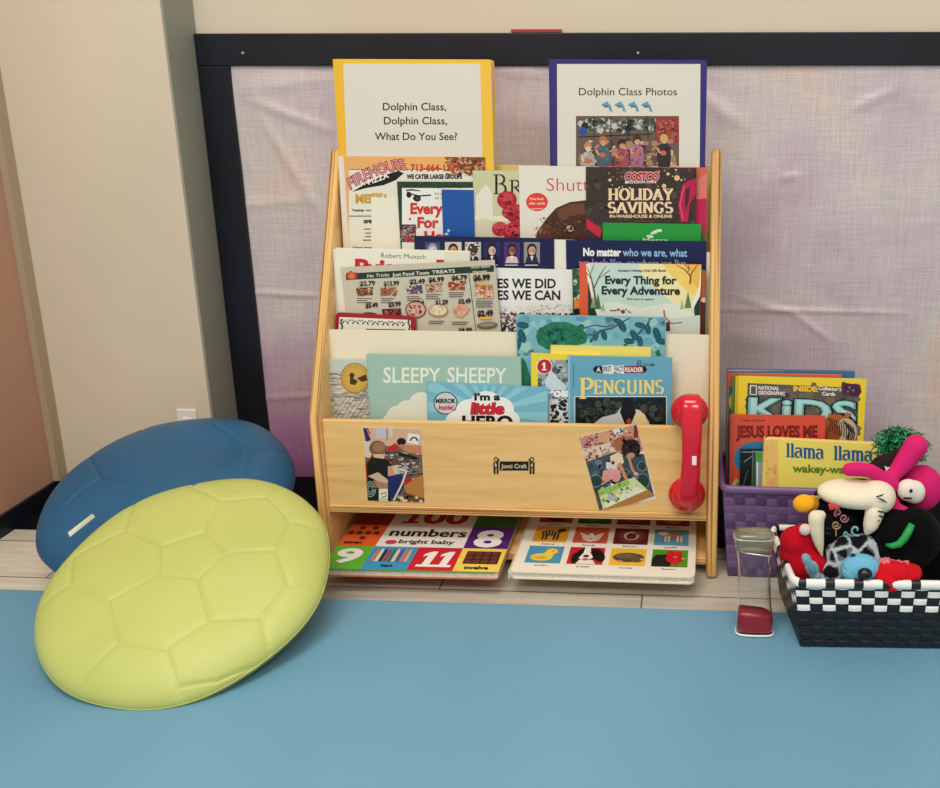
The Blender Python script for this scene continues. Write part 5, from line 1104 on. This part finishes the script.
# ================================================================== SOFT TOYS
def blob(name, balls, c, parent=None, voxel=.0024, mats_=None, smooth=6, noise=0, cols=None, nsize=.02):
    """one continuous stuffed body grown from overlapping ellipsoids: (centre, radii, (rx,ry,rz) degrees)"""
    bm = bmesh.new()
    for b in balls:
        p, r = b[0], b[1]; rot = b[2] if len(b) > 2 else (0, 0, 0)
        mtx = Matrix.Translation(p) @ Matrix.Rotation(R(rot[2]), 4, 'Z') @ Matrix.Rotation(R(rot[1]), 4, 'Y') @ Matrix.Rotation(R(rot[0]), 4, 'X') @ Matrix.Diagonal((r[0], r[1], r[2], 1))
        bmesh.ops.create_icosphere(bm, subdivisions=3, radius=1, matrix=mtx)
    me = bpy.data.meshes.new('b'); bm.to_mesh(me); bm.free(); o = bpy.data.objects.new('b', me); COL.objects.link(o)
    md = o.modifiers.new('r', 'REMESH'); md.mode = 'VOXEL'; md.voxel_size = voxel
    if smooth: sm = o.modifiers.new('s', 'SMOOTH'); sm.factor = .6; sm.iterations = smooth
    dg = bpy.context.evaluated_depsgraph_get(); m2 = bpy.data.meshes.new_from_object(o.evaluated_get(dg))
    bpy.data.objects.remove(o); bpy.data.meshes.remove(me); m2.name = name
    if noise:
        from mathutils import noise as mn
        for v in m2.vertices:
            q = v.co/nsize; v.co += v.normal*noise*(mn.fractal(q, 1, 2, 3) )
    m2.materials.clear(); m2.materials.append(mats_ or PLUSH)
    a = m2.color_attributes.get('Col') or m2.color_attributes.new('Col', 'FLOAT_COLOR', 'CORNER')
    if cols is None: a.data.foreach_set('color', list(rgb(*c))*len(a.data))
    else:
        arr = []
        vc = [cols(v.co) for v in m2.vertices]
        for l in m2.loops: arr += list(vc[l.vertex_index])
        a.data.foreach_set('color', arr)
    m2.polygons.foreach_set('use_smooth', [True]*len(m2.polygons))
    o = bpy.data.objects.new(name, m2); COL.objects.link(o)
    if parent is not None:
        o.parent = parent; o.matrix_parent_inverse = parent.matrix_basis.inverted()
    return o
V = Vector
def py(px, py_, Y): return atY(px, py_, Y)
GP = 'soft toys heaped in the black and white basket'
def limb(pts, rs, n=7):
    out = []
    for (a, b), (ra, rb) in zip(zip(pts, pts[1:]), zip(rs, rs[1:])):
        for i in range(n): 
            t_ = i/n; q = ra*(1-t_)+rb*t_; out.append((a.lerp(b, t_), (q, q, q)))
    out.append((pts[-1], (rs[-1],)*3)); return out
def toy(name, label, at):
    e_ = empty(name, at); tag(e_, label, 'soft toy', GP); return e_
YF = bf0.y
# red toy with white bobble at the left end
t = toy('soft_toy', 'plain red plush toy with a small white bobble at left end of the basket', py(805, 560, YF+.06))
blob('body', [(py(800, 551, YF+.062), (.028, .024, .034), (0, 16, 0)), (py(796, 541, YF+.060), (.022, .022, .020)), (py(805, 537, YF+.062), (.020, .020, .018)), (py(809, 566, YF+.05), (.028, .022, .024))], (186, 14, 34), t)
blob('bobble', [(py(805, 529.5, YF+.039), (.0086, .007, .0086))], (222, 196, 190), t)
# penguin lying on its back: white belly, black patterned body, yellow beak
t = toy('soft_toy', 'black plush penguin with big white belly and yellow beak, lying across the heap', py(850, 520, YF+.10))
YP = YF+.085
def cblack(v): return rgb(20, 18, 22)
blob('body', [(py(833, 520, YP+.010), (.034, .036, .040)), (py(826, 503, YP+.008), (.020, .026, .020)), (py(842, 545, YP+.005), (.040, .034, .036)), (py(862, 500, YP+.035), (.070, .030, .030)), (py(880, 528, YP+.02), (.034, .030, .04))], None, t, cols=cblack)
blob('belly', [(py(854, 494, YP-.012), (.050, .028, .0180), (0, 4, 0)), (py(876, 496, YP-.010), (.026, .028, .023)), (py(836, 493, YP-.010), (.024, .02, .0125))], (234, 222, 196), t)
blob('beak', [(py(804, 503.4, YP-.022), (.0155, .012, .0125), (0, -8, 0)), (py(812, 503, YP-.012), (.010, .011, .011))], (240, 172, 34), t)
blob('eye', [(py(817.6, 497.6, YP-.024), (.0052, .0035, .0040))], (150, 140, 84), t)
blob('eye', [(py(817.8, 497.6, YP-.0272), (.0026, .002, .0022))], (14, 14, 14), t)
# white wing tips with claws of black
blob('wing', limb([py(816, 518, YP-.042), py(816.5, 530, YP-.043), py(819, 543, YP-.044), py(822, 556, YP-.045)], [.0108, .0100, .0070, .0022], 9)+[(py(821, 515, YP-.04), (.007, .006, .007))], (228, 214, 184), t)
blob('wing', limb([py(877, 503, YP-.022), py(874, 514, YP-.030), py(871, 524, YP-.033), py(867, 532, YP-.034)], [.013, .0125, .0105, .0050], 9), (230, 218, 194), t)
for (a, b) in (((880, 511), (886, 513)), ((879, 515), (884, 518)), ((876, 519), (881, 522)), ((873, 523), (878, 526)), ((827, 528), (832, 529)), ((826, 533), (831, 534)), ((880, 498), (887, 503)), ((878, 497), (884, 494))):
    tube('wing_feather', [py(a[0]-2, a[1], YP-.040), py((a[0]+b[0])/2, (a[1]+b[1])/2, YP-.041), py(*b, YP-.036)], [.0008, .0011, .0004], mat('dark_thread', rgb(22, 20, 22), .8) if 'dark_thread' not in MATS else MATS['dark_thread'], t)
# stitched swirls on the chest
def swirl(cx, cy, r, turns, c, name, yy, par, w=.0011, ph=0):
    pts = [py(cx+r*(1-i/26*.82)*math.cos(ph+turns*6.283*i/26), cy+r*(1-i/26*.82)*math.sin(ph+turns*6.283*i/26), yy) for i in range(27)]
    if name not in MATS: mat(name, c, .8)
    tube('stitched_swirl', pts, w, MATS[name], par)
swirl(844, 518, 4.6, 1.4, rgb(176, 110, 130), 'pink_thread', YP-.029, t); swirl(836, 525, 4.6, 1.5, rgb(170, 140, 96), 'gold_thread', YP-.0285, t); swirl(838, 513, 4.0, 1.2, rgb(196, 130, 120), 'pink_thread', YP-.031, t, ph=2)
swirl(846, 534, 3.4, 1.2, rgb(120, 170, 170), 'teal_thread', YP-.034, t); swirl(856, 530, 6, .9, rgb(120, 170, 170), 'teal_thread', YP-.034, t, .0016, 1)
tube('stitched_swirl', [py(836, 528+i*1.4, YP-.0285) for i in range(7)], .0010, MATS['gold_thread'], t)
blob('flower_patch', [(py(834, 505, YP-.031), (.0085, .003, .004)), (py(832, 507, YP-.0315), (.004, .003, .006), (0, 30, 0)), (py(837, 507, YP-.032), (.004, .003, .006), (0, -30, 0))], (196, 76, 70), t, .0015)
# pink toy with long arms and pirate bandana
YK = YF+.125
t = toy('soft_toy', 'bright pink plush toy with long arms and black skull bandana at right of the heap', py(892, 480, YK))
blob('body', limb([py(849, 469.6, YK-.052), py(858, 468.8, YK-.05), py(870, 470.6, YK-.046), py(881, 476.5, YK-.042), py(890, 484, YK-.036)], [.0092, .0098, .0096, .0092, .012])
   + limb([py(886, 484, YK-.044), py(890, 498, YK-.046), py(896, 510, YK-.046), py(906, 514, YK-.046)], [.0085, .009, .0098, .010])
   + limb([py(886, 482, YK-.036), py(896, 472, YK-.030), py(905, 461, YK-.026), py(916, 446, YK-.022)], [.0085, .0105, .0135, .016]) + [(py(921, 488, YK-.01), (.030, .02, .034))], (214, 38, 110), t)
blob('face', [(py(908, 490, YK-.038), (.016, .011, .016)), (py(915, 492, YK-.036), (.014, .011, .017))], (232, 222, 210), t)
blob('eye', [(py(911, 491, YK-.0495), (.0035, .0025, .0042))], (16, 16, 18), t)
blob('mouth', [(py(908, 498, YK-.047), (.008, .003, .003))], (40, 30, 34), t)
blob('bandana', [(py(888, 465, YK-.004), (.024, .018, .0150), (0, -6, 0)), (py(875, 468, YK-.012), (.014, .012, .0075)), (py(900, 458, YK+.0), (.022, .018, .0125), (0, -14, 0))], (44, 28, 28), t)
sk = [(888, 468.6, .0042, .0036), (885.4, 466, .0016, .0016), (891, 465.4, .0016, .0016), (886, 472, .0017, .0014), (891.4, 471, .0017, .0014)]
blob('skull_print', [(py(a, b+1, YK-.0235), (c, .0015, d)) for a, b, c, d in sk], (228, 226, 222), t, .0011, smooth=1)
# light blue leopard toy
YL = YF+.038
t = toy('soft_toy', 'light blue plush leopard with spotted fur and shiny black nose at front of the heap', py(860, 570, YL))
from mathutils import noise as mnn
def leo(v):
    q = mnn.cell(Vector((0, 0, 0))) ; d = mnn.voronoi(Vector((v.x, v.y*.6, v.z))*52)[0]
    e_ = d[1]-d[0]
    return rgb(20, 18, 22) if e_ > .22 else (rgb(176, 184, 188) if e_ < .12 else rgb(96, 100, 106))
blob('body', [(py(840, 560, YL+.012), (.022, .022, .026)), (py(850, 551, YL+.016), (.024, .022, .022)), (py(864, 549, YL+.018), (.024, .018, .020)), (py(832, 572, YL+.004), (.018, .018, .018)), (py(822, 578, YL+.002), (.016, .016, .012)), (py(868, 562, YL+.012), (.022, .020, .022))], None, t, .0018, cols=leo, noise=.0012, nsize=.008)
blob('muzzle', [(py(861, 568, YL-.014), (.026, .017, .019)), (py(853, 572, YL-.016), (.016, .013, .014)), (py(872, 572, YL-.010), (.014, .014, .014))], (112, 180, 212), t, .0014, noise=.0008, nsize=.003)
blob('nose', [(py(865, 574, YL-.034), (.0105, .008, .0085))], (14, 14, 18), t, mats_=PLASTIC)
blob('ear', [(py(807, 560, YL-.02), (.0065, .005, .011), (0, -28, 0)), (py(812, 568, YL-.02), (.009, .006, .011), (0, -24, 0)), (py(815, 575, YL-.018), (.008, .007, .008))], (124, 164, 176), t, .0016, noise=.001, nsize=.006)
blob('ear_lining', [(py(812, 568, YL-.0255), (.0055, .003, .009), (0, -24, 0))], (92, 140, 158), t, .0015)
blob('eye', [(py(853, 555.6, YL-.013), (.0044, .003, .0036))], (30, 60, 110), t, .0012)
# red fluffy toy at the front right
YR = YF+.02
t = toy('soft_toy', 'shaggy red plush toy hanging over the front rim of the basket', py(893, 575, YR))
blob('body', [(py(893, 572, YR), (.028, .018, .014)), (py(889, 581, YR-.010), (.018, .012, .011), (0, 20, 0)), (py(905, 572, YR+.004), (.022, .018, .012)), (py(886, 571, YR), (.014, .012, .010)), (py(892, 587, YR-.014), (.008, .008, .006))], (206, 20, 34), t, .0014, noise=.0014, nsize=.004)
blob('tuft', [(py(886, 563, YR+.006), (.010, .010, .006)), (py(898, 564, YR+.008), (.016, .010, .006))], (214, 120, 130), t, .0018, noise=.003, nsize=.005)
# black toy with green stripe
YB = YF+.07
t = toy('soft_toy', 'black plush toy with a bright green stripe at right of the heap', py(900, 535, YB))
blob('body', [(py(893, 532, YB), (.034, .036, .034)), (py(900, 550, YB-.008), (.042, .034, .028)), (py(914, 536, YB), (.036, .034, .040)), (py(880, 548, YB+.004), (.022, .026, .024))], (8, 8, 9), t)
tube('green_stripe', [py(886, 545, YB-.038), py(892, 546, YB-.042), py(899, 544, YB-.043), (py(904, 539, YB-.042)), py(908, 532, YB-.040), py(912, 524, YB-.036)], [.002, .0038, .0046, .0052, .0052, .004], mat('green_satin', rgb(20, 150, 70), .5), t, seg=12)
# green curly pompom behind
t = toy('soft_toy', 'curly emerald green tinsel pompom at the back of the heap', py(896, 445, YF+.17))
YG = YF+.165; gc = py(901, 443, YG); rr2 = random.Random(12)
bm = bmesh.new(); lay = bm.loops.layers.float_color.new('Col')
for i in range(420):
    th_ = rr2.uniform(0, 6.283); ph_ = math.acos(rr2.uniform(-1, 1)); dr = V((math.sin(ph_)*math.cos(th_), math.sin(ph_)*math.sin(th_)*.8, math.cos(ph_)*.72)); ln_ = rr2.uniform(.026, .036)
    a = gc+dr*.010; sd = dr.cross(V((rr2.uniform(-1, 1), rr2.uniform(-1, 1), rr2.uniform(-1, 1)))).normalized(); s2 = dr.cross(sd).normalized(); w0 = rr2.uniform(.0012, .0024)
    col_ = rgb(*[(16, 130, 76), (34, 160, 96), (10, 104, 62), (80, 190, 130)][rr2.randrange(4)]); prev = None
    for k in range(6):
        f_ = k/5; p = gc+dr*(.008+ln_*f_)+sd*.006*math.sin(f_*7+i)+s2*.006*math.cos(f_*7+i)-V((0, 0, .006*f_*f_)); w_ = w0*(1-.5*f_)
        cur = [bm.verts.new(p+sd*w_), bm.verts.new(p-sd*w_*.5+s2*w_*.86), bm.verts.new(p-sd*w_*.5-s2*w_*.86)]
        if prev:
            for q in range(3):
                f = bm.faces.new((prev[q], prev[(q+1) % 3], cur[(q+1) % 3], cur[q]))
                for l in f.loops: l[lay] = col_
        prev = cur
mesh_obj('tinsel', bm, PLASTIC, t, True)
blob('core', [(gc, (.024, .02, .02)), (gc-V((0, 0, .03)), (.02, .02, .03))], (8, 60, 36), t, .004)

# ================================================================== LIGHT
w = bpy.data.worlds.new('room_light'); S.world = w; w.use_nodes = True
w.node_tree.nodes['Background'].inputs['Color'].default_value = (1.0, .96, .9, 1); w.node_tree.nodes['Background'].inputs['Strength'].default_value = .55
def area(name, loc, size, power, col, target):
    l = bpy.data.lights.new(name, 'AREA'); l.shape = 'RECTANGLE'; l.size, l.size_y = size; l.energy = power; l.color = col
    o = bpy.data.objects.new(name, l); COL.objects.link(o); o.location = loc
    d = Vector(target)-Vector(loc); o.rotation_euler = d.to_track_quat('-Z', 'Y').to_euler(); return o
area('ceiling_panel_light', (.2, -1.1, 2.55), (1.2, .6), 30, (1, .95, .86), (.2, -1.1, 0))
area('ceiling_panel_light', (1.3, -2.6, 2.55), (1.2, .6), 34, (1, .95, .86), (1.3, -2.6, 0))
area('ceiling_panel_light', (-.6, -2.6, 2.55), (1.2, .6), 34, (1, .95, .86), (-.6, -2.6, 0))
S.view_settings.view_transform = 'Standard'; S.view_settings.look = 'None'; S.view_settings.exposure = 0.0; S.view_settings.gamma = 1
S.view_settings.use_curve_mapping = False
